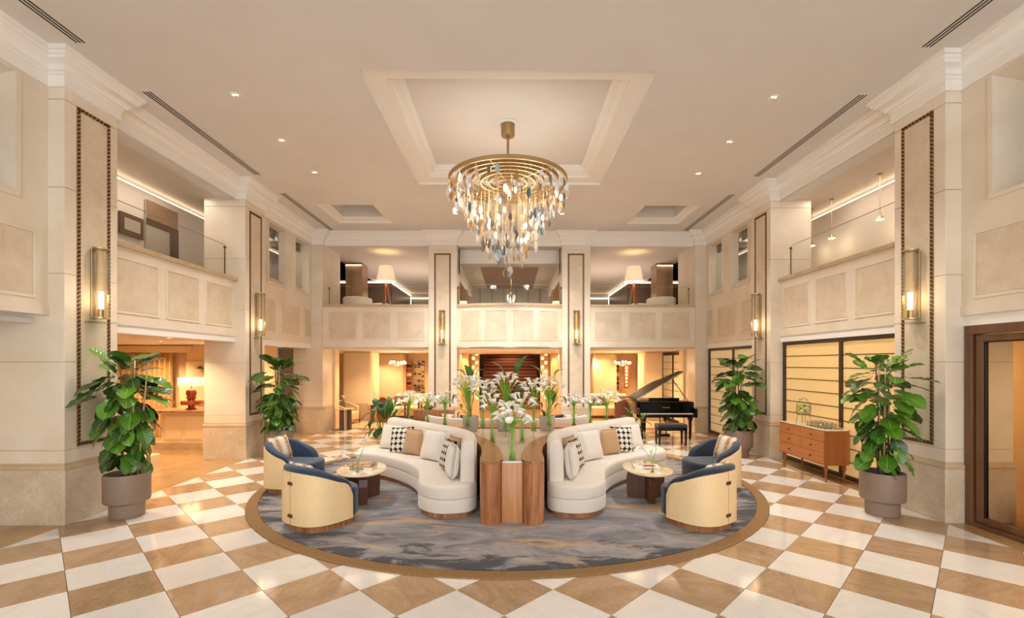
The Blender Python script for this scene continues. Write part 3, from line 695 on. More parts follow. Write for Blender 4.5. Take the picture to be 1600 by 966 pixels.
# ================================================================== SOFAS
FR = [(.475, 6.34), (.475, 6.20), (.56, 6.06), (.72, 5.99), (.90, 5.98), (1.08, 6.06), (1.24, 6.26), (1.31, 6.6), (1.40, 7.0), (1.62, 7.42), (1.96, 7.82), (2.32, 8.12), (2.64, 8.30), (2.80, 8.52), (2.80, 8.82), (2.62, 9.05), (2.40, 9.12)]
BK = [(2.27, 9.12), (1.95, 8.80), (1.60, 8.42), (1.24, 8.02), (.91, 7.66), (.66, 7.29), (.53, 6.92), (.485, 6.5)]
def sofa(s, label):
    r = thing('curved_sofa', label, 'sofa', (MX+s*1.4, 7.5, RZ))
    P = ccw([(MX+s*u, y) for u, y in spline(FR+BK, 6, True)])
    z = RZ
    M().prism(offset(P, -.05), z, z+.07).build('plinth', 'walnut_amber', r, world=True, autos=True)
    def tier(z0, z1, b0, b1):
        R = []
        for k in range(4): a = pi/2*k/3; R.append([(x, y, z0+b0*(1-sin(a))) for x, y in offset(P, -b0*(1-cos(a)))])
        R = R[::-1]
        for k in range(5): a = pi/2*k/4; R.append([(x, y, z1-b1+b1*sin(a)) for x, y in offset(P, -b1*(1-cos(a)))])
        return M().rings(R)
    tier(z+.07, z+.245, .012, .014).build('base', 'linen_cream', r, world=True, autos=True)
    tier(z+.247, z+.425, .014, .05).build('seat', 'linen_cream', r, world=True, autos=True)
    # backrest: rounded section carried along the rear edge
    path = [(MX+s*u, y) for u, y in spline([(.485, 6.25), (.485, 6.5), (.53, 6.92), (.66, 7.29), (.91, 7.66), (1.24, 8.02), (1.60, 8.42), (1.95, 8.80), (2.2, 9.05)], 6)]
    n = len(path); R = []
    th, zt = .20, z+.965
    sec = [(0.0, z+.38), (0.0, zt-.07), (.012, zt-.03), (.04, zt-.006), (.08, zt), (.13, zt-.004), (.165, zt-.03), (.185, zt-.07), (.20, zt-.14), (.205, z+.44), (.20, z+.38)]
    def ringat(i, sc, ext, drop):
        p = Vector(path[i]); a = Vector(path[max(0, i-1)]); b = Vector(path[min(n-1, i+1)]); t = (b-a).normalized()
        nn = Vector((t.y, -t.x))*s
        p = p+t*ext; out = []
        for o, zz in sec:
            o2 = .1+(o-.1)*sc; z2 = z+.38+(zz-z-.38)*(1-drop)
            out.append((p.x+nn.x*o2, p.y+nn.y*o2, z2))
        return out
    R.append(ringat(0, .55, -.045, .05)); R.append(ringat(0, .85, -.03, .018)); R.append(ringat(0, 1, 0, 0))
    for i in range(1, n-1): R.append(ringat(i, 1, 0, 0))
    R.append(ringat(n-1, 1, 0, .01)); R.append(ringat(n-1, .9, .05, .03)); R.append(ringat(n-1, .6, .09, .09))
    M().rings(R).build('backrest', 'linen_cream', r, world=True, autos=True)
    return r
sofa(-1, 'cream curved sofa with loose cushions, left of the central table')
sofa(1, 'cream curved sofa with loose cushions, right of the central table')

# ---- loose cushions
def cushion_mesh(w, h, t, n=12):
    m_ = M(); uvs = []
    def f(sg):
        def g_(u, v):
            a, b = u*2-1, v*2-1
            k = ((1-a**4)*(1-b**4)); k = max(k, 0)**.55
            x = a*w/2*(1-.05*(1-b*b)); z = h/2+b*h/2*(1-.05*(1-a*a))
            return (x, sg*(t/2*k+.004), z)
        return g_
    for sg in (-1, 1):
        m_.grid(f(sg), n, n)
        for j in range(n+1):
            for i in range(n+1): uvs.append((i/n, j/n))
    N1 = (n+1)*(n+1); per = [i for i in range(n)]+[n+j*(n+1) for j in range(n)]+[N1-1-i for i in range(n)]+[n*(n+1)-j*(n+1) for j in range(n)]
    for k in range(len(per)): a, b = per[k], per[(k+1) % len(per)]; m_.f.append((a, b, b+N1, a+N1))
    return m_, uvs
def cushion(label, material, loc, face, w=.44, h=.44, t=.15, lean=.22, roll=0.0, cat='cushion', group=None, name='cushion'):
    m_, uvs = cushion_mesh(w, h, t)
    rz = atan2(face[1], face[0])+pi/2
    o = m_.build(name, material, smooth=True, uv=lambda i: uvs[i])
    o.matrix_world = Matrix.Translation(loc) @ Matrix.Rotation(rz, 4, 'Z') @ Matrix.Rotation(-lean, 4, 'X') @ Matrix.Rotation(roll, 4, 'Y')
    tag(o, label, cat, group); return o
SZ = RZ+.427
BPATH = resamp(spline([(.485, 6.25), (.485, 6.5), (.53, 6.92), (.66, 7.29), (.91, 7.66), (1.24, 8.02), (1.60, 8.42), (1.95, 8.80), (2.2, 9.05)], 6), 120)
def push(u, y, t, lean, h):
    """keep a cushion just clear of the backrest"""
    need = .205+t*.52+lean*h*.55
    i = min(range(len(BPATH)), key=lambda k: math.dist(BPATH[k], (u, y))); d = math.dist(BPATH[i], (u, y))
    if d < need: a = BPATH[i]; return a[0]+(u-a[0])*need/d, a[1]+(y-a[1])*need/d
    return u, y
for s, sd in ((-1, 'left'), (1, 'right')):
    F = lambda a, b: (s*a, b)
    def SC_(lab, mt, u, y, fa, fb, w, h, t, lean, roll=0.0):
        u, y = push(u, y, t, lean, h); cushion(lab, mt, (MX+s*u, y, SZ+.004), F(fa, fb), w, h, t, lean, roll)
    SC_(f'large cream cushion at the far end of the {sd} curved sofa', 'linen_white', 2.13, 8.66, .45, -.9, .50, .46, .13, .30)
    SC_(f'black and white star patterned cushion toward the far end of the {sd} curved sofa', 'star_print', 1.93, 8.20, .35, -.95, .46, .45, .13, .30, s*.08)
    SC_(f'tan cushion upright beside the far star cushion on the {sd} curved sofa', 'tan_fabric', 1.64, 8.10, .45, -.9, .40, .44, .14, .26, -s*.04)
    SC_(f'large cream cushion in the middle of the {sd} curved sofa', 'linen_white', 1.22, 7.66, .62, -.8, .50, .50, .15, .30)
    SC_(f'tan cushion tucked behind others near the front of the {sd} curved sofa', 'tan_fabric', .79, 7.20, .85, -.5, .42, .45, .10, .12)
    SC_(f'black and white star patterned cushion near the front of the {sd} curved sofa', 'star_print', .98, 6.86, .93, -.38, .46, .45, .15, .26, s*.05)
    SC_(f'cream cushion at the front end of the {sd} curved sofa', 'linen_white', .84, 6.45, .96, -.25, .42, .45, .17, .12)

# ================================================================== COFFEE TABLES
def coffee(label, x, y, a, b, rz, legs):
    r = thing('coffee_table', label, 'table', (x, y, RZ), rz)
    out = [(a*(1+.05*cos(t+.6))*cos(t), b*(1+.03*sin(2*t))*sin(t)) for t in [2*pi*i/48 for i in range(48)]]
    R = [[(x_, y_, .415) for x_, y_ in offset(out, -.03)], [(x_, y_, .425) for x_, y_ in offset(out, -.006)], [(x_, y_, .436) for x_, y_ in out], [(x_, y_, .444) for x_, y_ in offset(out, -.004)], [(x_, y_, .448) for x_, y_ in offset(out, -.014)]]
    M().rings(R).build('tabletop', 'onyx_top', r, autos=True)
    for ang, rad, w in legs:
        m_ = M()                                    # slab leg, outer edge bowed and rounded at the shoulder
        prof = [(0.02, 0), (rad, 0), (rad+.015, .25), (rad+.005, .35), (rad-.03, .40), (rad-.08, .414), (0.02, .414)]
        m_.rings([[(p, -w/2, z) for p, z in prof], [(p, w/2, z) for p, z in prof]])
        m_.tf(Matrix.Rotation(ang, 4, 'Z')); m_.build('leg', 'dark_walnut', r, bevel=.006)
    return r
coffee('oval stone topped coffee table in front of the left curved sofa', -2.14, 6.90, .50, .355, radians(98), [(radians(-98-62), .33, .13), (radians(-98+182), .33, .10), (radians(62), .3, .10)][:0]+[(radians(-98+290), .31, .12), (radians(-98+185), .28, .10), (radians(-98+60), .30, .10)])
coffee('oval stone topped coffee table in front of the right curved sofa', 2.04, 6.92, .53, .345, radians(86), [(radians(-86+268), .30, .09), (radians(-86+160), .28, .10), (radians(-86+30), .30, .10)])

# ================================================================== ARMCHAIRS (front = +X)
def sup(t, a, b, n=2.7):
    c, s_ = cos(t), sin(t); return (a*math.copysign(abs(c)**(2/n), c), b*math.copysign(abs(s_)**(2/n), s_))
TH0 = radians(70)
def rim(k):                     # k 0 back .. 1 arm front
    return .43+.345*max(0, 1-min(1, k)**2.4)**.6
def shellmesh(r0, r1, zb, top, th0, n=44, bulge=0.0, endround=True):
    R = []; 
    for i in range(n+1):
        t = th0+(2*pi-2*th0)*i/n; k = abs(t-pi)/(pi-TH0); zt = top(k)
        e = min(i, n-i)
        if endround: zt -= (.05 if e == 0 else .012 if e == 1 else 0)
        o = sup(t, .43-r0, .425-r0); q = sup(t, .43-r1, .425-r1); mid = lambda f: (o[0]+(q[0]-o[0])*f, o[1]+(q[1]-o[1])*f)
        nrm = Vector(o).normalized()
        w = r1-r0; rr = min(.03, w*.45); bl = bulge
        def P(f, z, ex=0): a = mid(f); return (a[0]+nrm.x*ex, a[1]+nrm.y*ex, z)
        R.append([P(0, zb), P(0, zt-.085, 0), P(0, zt-.07, bl), P(0, zt-rr*.9, bl), P(.12, zt-rr*.25, bl*.5), P(.35, zt), P(.7, zt-rr*.2), P(.95, zt-rr), P(1, zt-rr*2), P(1, zb)])
    return M().rings(R)
def armchair(label, x, y, rz, navy, group=None):
    r = thing('armchair', label, 'armchair', (x, y, RZ), rz, group); r.scale = (.93, .93, 1)
    full_ = [sup(2*pi*i/56, .43, .425) for i in range(56)]
    M().prism(offset(full_, -.05), 0, .10, .004).build('base', 'walnut_amber', r, autos=True)
    shellmesh(.012, .115, .102, rim, TH0, bulge=.012).build('upholstered_shell', navy, r, autos=True)
    # cane covers the outside up to just under the rim
    R = []; n = 44; th = radians(73)
    for i in range(n+1):
        t = th+(2*pi-2*th)*i/n; k = abs(t-pi)/(pi-TH0); zt = rim(k)-.072; e = min(i, n-i); zt -= (.05 if e == 0 else .015 if e == 1 else 0)
        a = sup(t, .445, .44); b = sup(t, .425, .42)
        R.append([(*a, .088), (*a, zt-.012), (*sup(t, .441, .436), zt), (*b, zt), (*b, .088)])
    M().rings(R).build('cane_back', 'cane', r, autos=True)
    so = []
    for i in range(56):
        t = 2*pi*i/56; px_, py_ = sup(t, .43, .425); yl = .33 if px_ < .17 else .33+.08*min(1, (px_-.17)/.03)
        so.append((max(px_, -.32), max(-yl, min(yl, py_))))
    def tier(z0, z1, b1):
        Q = [[(x_, y_, z0) for x_, y_ in offset(so, -.012)], [(x_, y_, z0+.012) for x_, y_ in so]]
        for k in range(5): a = pi/2*k/4; Q.append([(x_, y_, z1-b1+b1*sin(a)) for x_, y_ in offset(so, -b1*(1-cos(a))*.8)])
        return M().rings(Q)
    tier(.102, .315, .012).build('seat_base', navy, r, autos=True); tier(.317, .445, .045).build('seat', navy, r, autos=True)
    for z in (.19, .57): M().cbox(-.452, -.438, -.052, .052, z-.02, z+.02, .006).build('clasp', 'bronze_clasp', r)
    M().box(-.447, -.443, -.0015, .0015, .09, .70).build('back_seam', 'frame_wood', r)
    return r
CHAIRS = [('blue barrel armchair with woven cane back, nearest on the left', -2.33, 5.90, 56, 'navy_fabric'),
          ('blue barrel armchair with cane back, behind the nearest left one beside the potted fig', -3.38, 7.50, -10, 'navy_fabric'),
          ('dark blue barrel armchair with woven cane back, nearest on the right', 2.37, 5.88, 124, 'navy_dark'),
          ('dark blue barrel armchair with cane back, behind the nearest right one beside the wooden chest', 3.22, 7.50, 191, 'navy_dark')]
for lab, x, y, d, nv in CHAIRS:
    armchair(lab, x, y, radians(d), nv)
    f = (cos(radians(d)), sin(radians(d)))
    ps = {0: .17, 1: .2, 2: .17, 3: .2}[CHAIRS.index((lab, x, y, d, nv))]
    sd = -1 if x < 0 else 1
    near = y < 6.5
    cushion(f'brown and white streaked cushion in the {"nearest" if near else "farther"} {"left" if x < 0 else "right"} armchair', 'ikat_print', (x-f[0]*ps, y-f[1]*ps, RZ+.447), f, .44, .40 if not near else .36, .13, .34)

# ================================================================== BOOKS AND BUD VASES
def text(body, size, material, parent, mtx, ext=0.0006, name='lettering', bold=.0):
    c = bpy.data.curves.new(name, 'FONT'); c.body = body; c.size = size; c.extrude = ext; c.align_x = 'CENTER'; c.align_y = 'CENTER'; c.offset = bold; c.resolution_u = 2
    o = bpy.data.objects.new(name, c); C.objects.link(o); bpy.context.view_layer.update()
    me = bpy.data.meshes.new_from_object(o.evaluated_get(bpy.context.evaluated_depsgraph_get())); bpy.data.objects.remove(o)
    me.materials.clear(); me.materials.append(MATS[material])
    o = bpy.data.objects.new(name, me); C.objects.link(o); o.parent = parent; o.matrix_local = mtx; return o
mat('cover_brown', '#8a5630', 0.4); mat('cover_white', '#ece6dc', 0.4); mat('cover_red', '#a8483a', 0.35); mat('page', '#efe8d8', 0.7); mat('ink', '#14110f', 0.5)
def book(label, x, y, z, w, d, h, rz, cover, spine):
    r = thing('book', label, 'book', (x, y, z), rz)
    M().box(-w/2+.002, w/2-.004, -d/2+.003, d/2-.004, .003, h-.003).build('pages', 'page', r)
    M().box(-w/2, w/2, -d/2, d/2, h-.003, h).build('front_cover', cover, r); M().box(-w/2, w/2, -d/2, d/2, 0, .003).build('back_cover', spine, r)
    M().box(-w/2, w/2, -d/2-.002, -d/2+.001, 0, h).build('spine', spine, r); return r
TZ = RZ+.448
b = book('thick book with black lettering on its white spine, on the left coffee table', -2.12, 6.88, TZ, .33, .25, .045, radians(3), 'cover_brown', 'cover_white')
text('KEN FULK', .046, 'ink', b, Matrix.Translation((-.055, -.1275, .0225)) @ Matrix.Rotation(pi/2, 4, 'X') @ Matrix.Diagonal((.92, 1, 1, 1)), bold=.001)
m_ = M()
for x0, x1 in ((-.12, -.02), (.0, .11)): m_.box(x0, x1, -.08, .09, .045, .0455)
m_.build('cover_picture', 'tan_fabric', b)
b = book('white picture book with a red cover image on the right coffee table', 2.02, 6.90, TZ, .36, .27, .035, radians(-6), 'cover_white', 'cover_white')
m_ = M().prism(ell(.10, .07, 24, .04, 0.0), .035, .0356); m_.build('cover_picture', 'cover_red', b)
m_ = M(); random.seed(3)
for i in range(10): x = -.14+random.random()*.26; y = -.1+random.random()*.18; m_.box(x, x+.03+.03*random.random(), y, y+.012, .0352, .0358+.0002*i)
m_.build('cover_ornament', 'cover_red', b)['kind'] = 'stuff'
M().box(-.06, .04, -.1375, -.136, .012, .02).build('spine_mark', 'ink', b)

# ---- calla lily pieces
def spathe():
    """funnel of one petal with a flared lip running to a point"""
    m_ = M()
    def f(u, v):
        a = (u-.5)*2*pi                     # 0 = lip side
        lip = (0.5+0.5*cos(a))
        r = .006+.013*v+.026*v**4*(.45+.85*lip)
        z = .098*v+.026*lip*v**2
        ex = .026*lip**3*v**5
        z += .010*lip**6*v**6
        if abs(a) > 2.6: r *= (.75+.25*(pi-abs(a))/.54)
        return (r*cos(a)+ex, r*sin(a)*(1.05), z)
    m_.grid(f, 14, 6); return m_
sp = spathe(); sp_me = sp.build('flower', 'lily_white', smooth=True).data
pd = M().lathe([(.0001, .02), (.005, .025), (.0055, .06), (.0001, .07)], n=8).build('spadix', 'lily_spadix', smooth=True).data
for o in list(C.objects):
    if o.name in ('flower', 'spadix'): bpy.data.objects.remove(o)
def lily(parent, tip, direction, size):
    o = bpy.data.objects.new('flower', sp_me); C.objects.link(o); o.parent = parent
    d = Vector(direction).normalized(); q = d.to_track_quat('Z', 'Y')
    # lip faces outwards and slightly down
    h = Vector((direction[0], direction[1], -.3)); lx = (h-d*h.dot(d)).normalized(); ly = d.cross(lx)
    mx = Matrix((lx, ly, d)).transposed().to_4x4(); mx.translation = Vector(tip)
    o.matrix_local = mx @ Matrix.Diagonal((size, size, size, 1)); return o
def vase(label, x, y, z, h, r, foot, group):
    v = thing('glass_vase', label, 'vase', (x, y, z), 0, group)
    zb = .12 if foot else 0.0
    if foot:
        M().lathe([(.045, 0), (.045, .006), (.012, .018), (.008, .05), (.011, .085), (.02, .11), (r*.9, zb+.004), (r*.9, zb)], n=24).build('foot', 'glass_edge', v, smooth=True)
    M().lathe([(.0001, zb+.006), (r, zb+.006), (r*1.02, zb+.15), (r*1.05, h)], n=28).build('glass', 'glass', v, smooth=True)
    M().lathe([(r*1.05-.003, h-.003), (r*1.05+.002, h-.003), (r*1.05+.002, h+.002), (r*1.05-.003, h+.002)], n=28).build('rim', 'glass_edge', v)
    M().lathe([(.0001, zb+.003), (r, zb+.003), (r, zb+.012), (.0001, zb+.012)], n=28).build('glass_base', 'glass_edge', v)
    return zb
def lilies(label, x, y, z, h, r, zb, top, n, spread, seed, group, size=.84):
    rnd = random.Random(seed); n = int(n*1.7); t = thing('lily_bunch', label, 'flowers', (x, y, z), 0, group)
    st = M()
    for i in range(n):
        a = 2.399*i+rnd.random()*.6; f = sqrt((i+.5)/n); tr = spread*f*(.8+.35*rnd.random()); tz = top-(.16*f*f+.05*rnd.random())-size*.06
        b0 = Vector((cos(a+pi)*r*.6, sin(a+pi)*r*.6, zb+.02)); m1 = Vector((cos(a)*r*.7*f, sin(a)*r*.7*f, h)); tip = Vector((cos(a)*tr, sin(a)*tr, tz))
        c = m1+(m1-b0)*.35
        P = [b0, b0*.4+m1*.6, m1, (m1+tip)*.5+Vector((-cos(a)*.006, -sin(a)*.006, .02)), tip]
        P = spline([tuple(p) for p in P], 3)
        st.tube(P, .007, 5); d = (tip-m1).normalized()
        lily(t, tip, (d.x*.8+cos(a)*.25, d.y*.8+sin(a)*.25, max(.8, d.z)), size*1.15*(.85+.3*rnd.random()))
    st.build('stems', 'stem_green', t, smooth=True)['kind'] = 'stuff'
TT = .7725
GV, GL = 'glass vases along the central table', 'bunches of white calla lilies on the central table'
# label, x, y, vase h, r, foot, flower top, n, spread
VS = [('front most', .05, 5.99, .43, .046, 0, .70, 13, .17), ('second row left', -.25, 7.34, .46, .045, 0, .74, 9, .15), ('second row right', .21, 7.34, .46, .045, 0, .76, 9, .15),
      ('footed, left of the tall middle one', -.44, 8.02, .56, .047, 1, .93, 10, .21), ('tallest footed one in the back row', -.05, 7.96, .62, .047, 1, 1.08, 11, .19), ('footed, right of the tall middle one', .41, 7.72, .58, .05, 1, .97, 10, .20),
      ('footed, before the left planter', -.72, 8.28, .60, .05, 1, 1.02, 12, .20), ('footed, before the right planter', .71, 8.32, .60, .05, 1, 1.0, 12, .19),
      ('outermost on the left wing', -1.91, 9.05, .42, .045, 0, .66, 8, .15), ('middle of the left wing', -1.56, 9.02, .42, .045, 0, .64, 8, .14), ('innermost on the left wing', -1.22, 8.98, .44, .045, 0, .66, 9, .17),
      ('innermost on the right wing', 1.24, 8.98, .42, .045, 0, .64, 8, .16), ('middle of the right wing', 1.56, 9.02, .42, .042, 0, .62, 7, .12), ('outermost on the right wing', 1.88, 9.06, .42, .045, 0, .68, 9, .16)]
for i, (nm, x, y, h, r, ft, top, n, spd) in enumerate(VS):
    zz = TT if y < 8.86 else .8005
    zb = vase(f'clear glass vase of lilies on the central table, {nm}', x, y, zz, h, r, ft, GV)
    lilies(f'white calla lilies in the glass vase, {nm}', x, y, zz, h, r, zb, top, n, spd, 11+i, GL)
for s, x, y in ((-1, -2.13, 6.66), (1, 2.03, 6.62)):
    sd = 'left' if s < 0 else 'right'
    zz = TZ
    v = thing('bud_vase', f'small clear bud vase on the {sd} coffee table', 'vase', (x, y, zz))
    M().lathe([(.0001, .004), (.026, .004), (.026, .14)], n=20).build('glass', 'glass', v, smooth=True); M().lathe([(.0001, 0), (.026, 0), (.026, .008), (.0001, .008)], n=20).build('glass_base', 'glass_edge', v)
    t = thing('calla_lilies', f'three calla lilies in the bud vase on the {sd} coffee table', 'flowers', (x, y, zz))
    st = M()
    for dx, dy, tz, dr in ((.085*-s, .02, .36, (.1*-s, -.2, 1)), (-.10, .0, .20, (-1, -.1, .35)), (-.005*s, -.02, .20, (.2, -.6, 1))) if s < 0 else ((.06, .02, .33, (-.5, -.1, 1)), (-.02, -.02, .24, (-.3, -.5, 1)), (-.09, .0, .29, (-.8, 0, .8))):
        st.tube(spline([(-dx*.15, -dy*.15, .01), (dx*.1, dy*.1, .13), (dx*.6, dy, .13+(tz-.13)*.6), (dx, dy, tz)], 4), .004, 6)
        lily(t, (dx, dy, tz), dr, 1.05)
    st.build('stems', 'stem_green', t, smooth=True)['kind'] = 'stuff'
# ================================================================== CHANDELIER
def glassleaf(wd=.042, L=.088):
    """flat pointed drop, slightly cupped, a point at each end"""
    m_ = M(); n = 7
    def f(u, v):
        w = wd*(sin(pi*v**.85))**.8 if 0 < v < 1 else 0
        x = (u*2-1)*w; return (x, .016*(x/wd)**2+.010*sin(pi*v), -L*2*v)
    m_.grid(f, 4, n)
    o = len(m_.v); m_.grid(lambda u, v: (f(u, v)[0], f(u, v)[1]+.005, f(u, v)[2]), 4, n); return m_
ch = thing('chandelier', 'tiered brass ring chandelier hung with coloured glass leaves', 'chandelier', (-.015, 8.0, 3.4))
def B(z): return z-3.4
M().lathe([(.0001, B(6.06)), (.115, B(6.06)), (.115, B(5.87)), (.11, B(5.86)), (.0001, B(5.86))], n=32).build('ceiling_cup', 'brass_ring', ch, autos=True)
M().lathe([(.12, B(6.058)), (.2, B(6.058)), (.205, B(6.05)), (.195, B(6.045)), (.12, B(6.05))], n=40).build('ceiling_rose', 'plaster_white', ch, autos=True)
M().tube([(0, 0, B(5.87)), (0, 0, B(5.02))], .022, 12).build('rod', 'brass_ring', ch)
M().lathe([(.0001, B(5.07)), (.085, B(5.07)), (.085, B(4.93)), (.0001, B(4.93))], n=24).build('hub', 'brass_ring', ch, autos=True)
RR = [1.0, .865, .745, .61, .465, .33, .20]
for r in RR:
    M().lathe([(r-.022, B(5.05)), (r+.004, B(5.05)), (r+.006, B(5.115)), (r-.004, B(5.115)), (r-.008, B(5.062)), (r-.022, B(5.06)), (r-.022, B(5.05))], n=72).build('ring', 'brass_ring', ch, autos=True)
for k in range(3):
    a = pi*k/3+.25; M().tube([(cos(a)*1.0, sin(a)*1.0, B(5.055)), (-cos(a)*1.0, -sin(a)*1.0, B(5.055))], .007, 6).build('spoke', 'brass_ring', ch)
gl = glassleaf(); meshes = []
LT = [('leaf_clear', 4), ('leaf_white', 4), ('leaf_amber', 3), ('leaf_smoke', 4), ('leaf_blue', 2), ('leaf_pale_blue', 3), ('leaf_teal', 1), ('leaf_tan', 3)]
for nm, w_ in LT:
    o = gl.build('glass_leaf', nm, smooth=True); meshes += [o.data]*w_; bpy.data.objects.remove(o)
rnd = random.Random(5); wires = M(); nleaf = 0
lowest = {1.0: 4.78, .865: 4.60, .745: 4.42, .61: 4.18, .465: 3.95, .33: 3.80, .20: 3.68}
for ri, r in enumerate(RR):
    n = int(6+r*30)
    for i in range(n):
        a = 2*pi*(i+rnd.random()*.5)/n
        zt = lowest[r]+.05; levels = [zt+rnd.random()*.22]
        if rnd.random() < .55: levels.append(zt+.2+rnd.random()*.22)
        for z in levels:
            if z > 5.0: z = 4.98
            rr = r+rnd.uniform(-.02, .02)
            o = bpy.data.objects.new('glass_leaf', rnd.choice(meshes)); C.objects.link(o); o.parent = ch
            o.location = (cos(a)*rr, sin(a)*rr, B(z)); k = rnd.uniform(.75, 1.08); o.scale = (k, k, k)
            o.rotation_euler = (rnd.uniform(-.15, .15), rnd.uniform(-.12, .12), rnd.uniform(0, 6.28)); nleaf += 1
            wires.tube([(cos(a)*r, sin(a)*r, B(5.06)), (cos(a)*rr, sin(a)*rr, B(z))], .0014, 3, caps=False)
for i in range(5):
    a = 2*pi*i/5; o = bpy.data.objects.new('glass_leaf', meshes[i*4+1]); C.objects.link(o); o.parent = ch; z = 3.66-.02*i; o.location = (cos(a)*.045, sin(a)*.045, B(z)); o.rotation_euler = (0, 0, a)
    wires.tube([(0, 0, B(4.95)), (cos(a)*.045, sin(a)*.045, B(z))], .0014, 3, caps=False)
wires.build('hanging_wires', 'brass', ch)['kind'] = 'stuff'
for i in range(16):
    a = 2*pi*i/16*3.1; r = (.09, .9, .62, .35)[i % 4] if i % 4 else .13; z = (4.95, 4.86, 4.6, 4.35)[i % 4]-(i // 4)*.10
    M().lathe([(.0001, .05), (.012, .045), (.022, .02), (.022, -.01), (.012, -.04), (.0001, -.05)], (cos(a)*r, sin(a)*r, B(z)), 10).build('bulb', 'bulb_glow', ch, smooth=True)
for k in range(4):
    a = pi/4+pi/2*k; light('POINT', 'chandelier_light', (cos(a)*.5, 8+sin(a)*.5, 4.86), 10, (1, .88, .74), .3)

# ================================================================== WALL LIGHTS
def sconce(label, x, y, n, w=1.0):
    """n: unit direction out of the wall"""
    rz = atan2(n[1], n[0])
    r = thing('wall_light', label, 'wall light', (x, y, 3.05), rz, 'glass tube wall lights')
    M().cbox(0, .018, -.035, .035, -.46, .46, .004).build('back_plate', 'brass', r)
    M().lathe([(.085, -.44), (.085, .46)], (.11, 0, 0), 28).build('glass_tube', 'glass_ribbed', r, smooth=True)
    for z in (-.46, .455): M().lathe([(.0001, 0), (.094, 0), (.094, .018), (.0001, .018)], (.11, 0, z), 28).build('end_cap', 'brass', r, autos=True)
    M().lathe([(.0001, -.34), (.028, -.34), (.028, -.1), (.0001, -.1)], (.11, 0, 0), 14).build('lamp_tube', 'bulb_soft', r, smooth=True)
    M().lathe([(.0001, -.45), (.034, -.45), (.034, -.33), (.0001, -.33)], (.11, 0, 0), 14).build('lamp_holder', 'brass', r, autos=True)
    M().cbox(.19, .205, -.02, .02, -.47, -.14, .004).build('shield', 'brass', r)
    M().cbox(0, .22, -.13, .13, -.52, -.50, .004).build('ledge', 'glass_edge', r)
    c, s_ = n; light('POINT', 'wall_light_lamp', (x+c*.24, y+s_*.24, 2.88), 2.6, (1, .82, .6), .2)
for s, sd in ((-1, 'left'), (1, 'right')):
    sconce(f'glass tube wall light on the nearest {sd} pier', s*5.494, 6.27, (-s, 0))
    sconce(f'glass tube wall light on the second {sd} pier', s*5.494, 10.25, (-s, 0))
    sconce(f'glass tube wall light on the slender pier {sd} of the staircase', s*1.93, 13.612, (0, -1))

# ================================================================== FIDDLE LEAF FIGS
def figleaf(seed):
    r_ = random.Random(seed); m_ = M(); nu, nv = 6, 9; uvs = []; bend = r_.uniform(.08, .32); tw = r_.uniform(-.2, .2)
    def f(u, v):
        w = .36*(sin(pi*min(1, v**1.15*.985+.01)))**.62*(1-.28*math.exp(-((v-.36)/.14)**2)*.6); s_ = u*2-1
        x = s_*w; y = v; z = -bend*v*v+.16*abs(s_)*w*1.1+.022*sin(v*22+seed)*abs(s_)+tw*x*v
        return (x, y, z)
    m_.grid(f, nu, nv)
    for j in range(nv+1):
        for i in range(nu+1): uvs.append((i/nu, j/nv))
    o = len(m_.v); P = [(0, -.22, .06), (0, -.1, .02), (0, 0, 0)]; m_.tube(P, .012, 5)
    while len(uvs) < len(m_.v): uvs.append((.5, .5))
    return m_, uvs
LEAF = {}
for nm in ('fig_leaf', 'fig_leaf_dark'):
    LEAF[nm] = []
    for k in range(5):
        m_, uvs = figleaf(k*7+1); o = m_.build('leaf', nm, smooth=True, uv=lambda i: uvs[i]); LEAF[nm].append(o.data); bpy.data.objects.remove(o)
def pot_profile(): return [(.0001, 0), (.235, 0), (.245, .012), (.245, .165), (.262, .178), (.315, .195), (.325, .215), (.325, .53), (.318, .545), (.295, .545), (.288, .53), (.285, .46), (.0001, .46)]
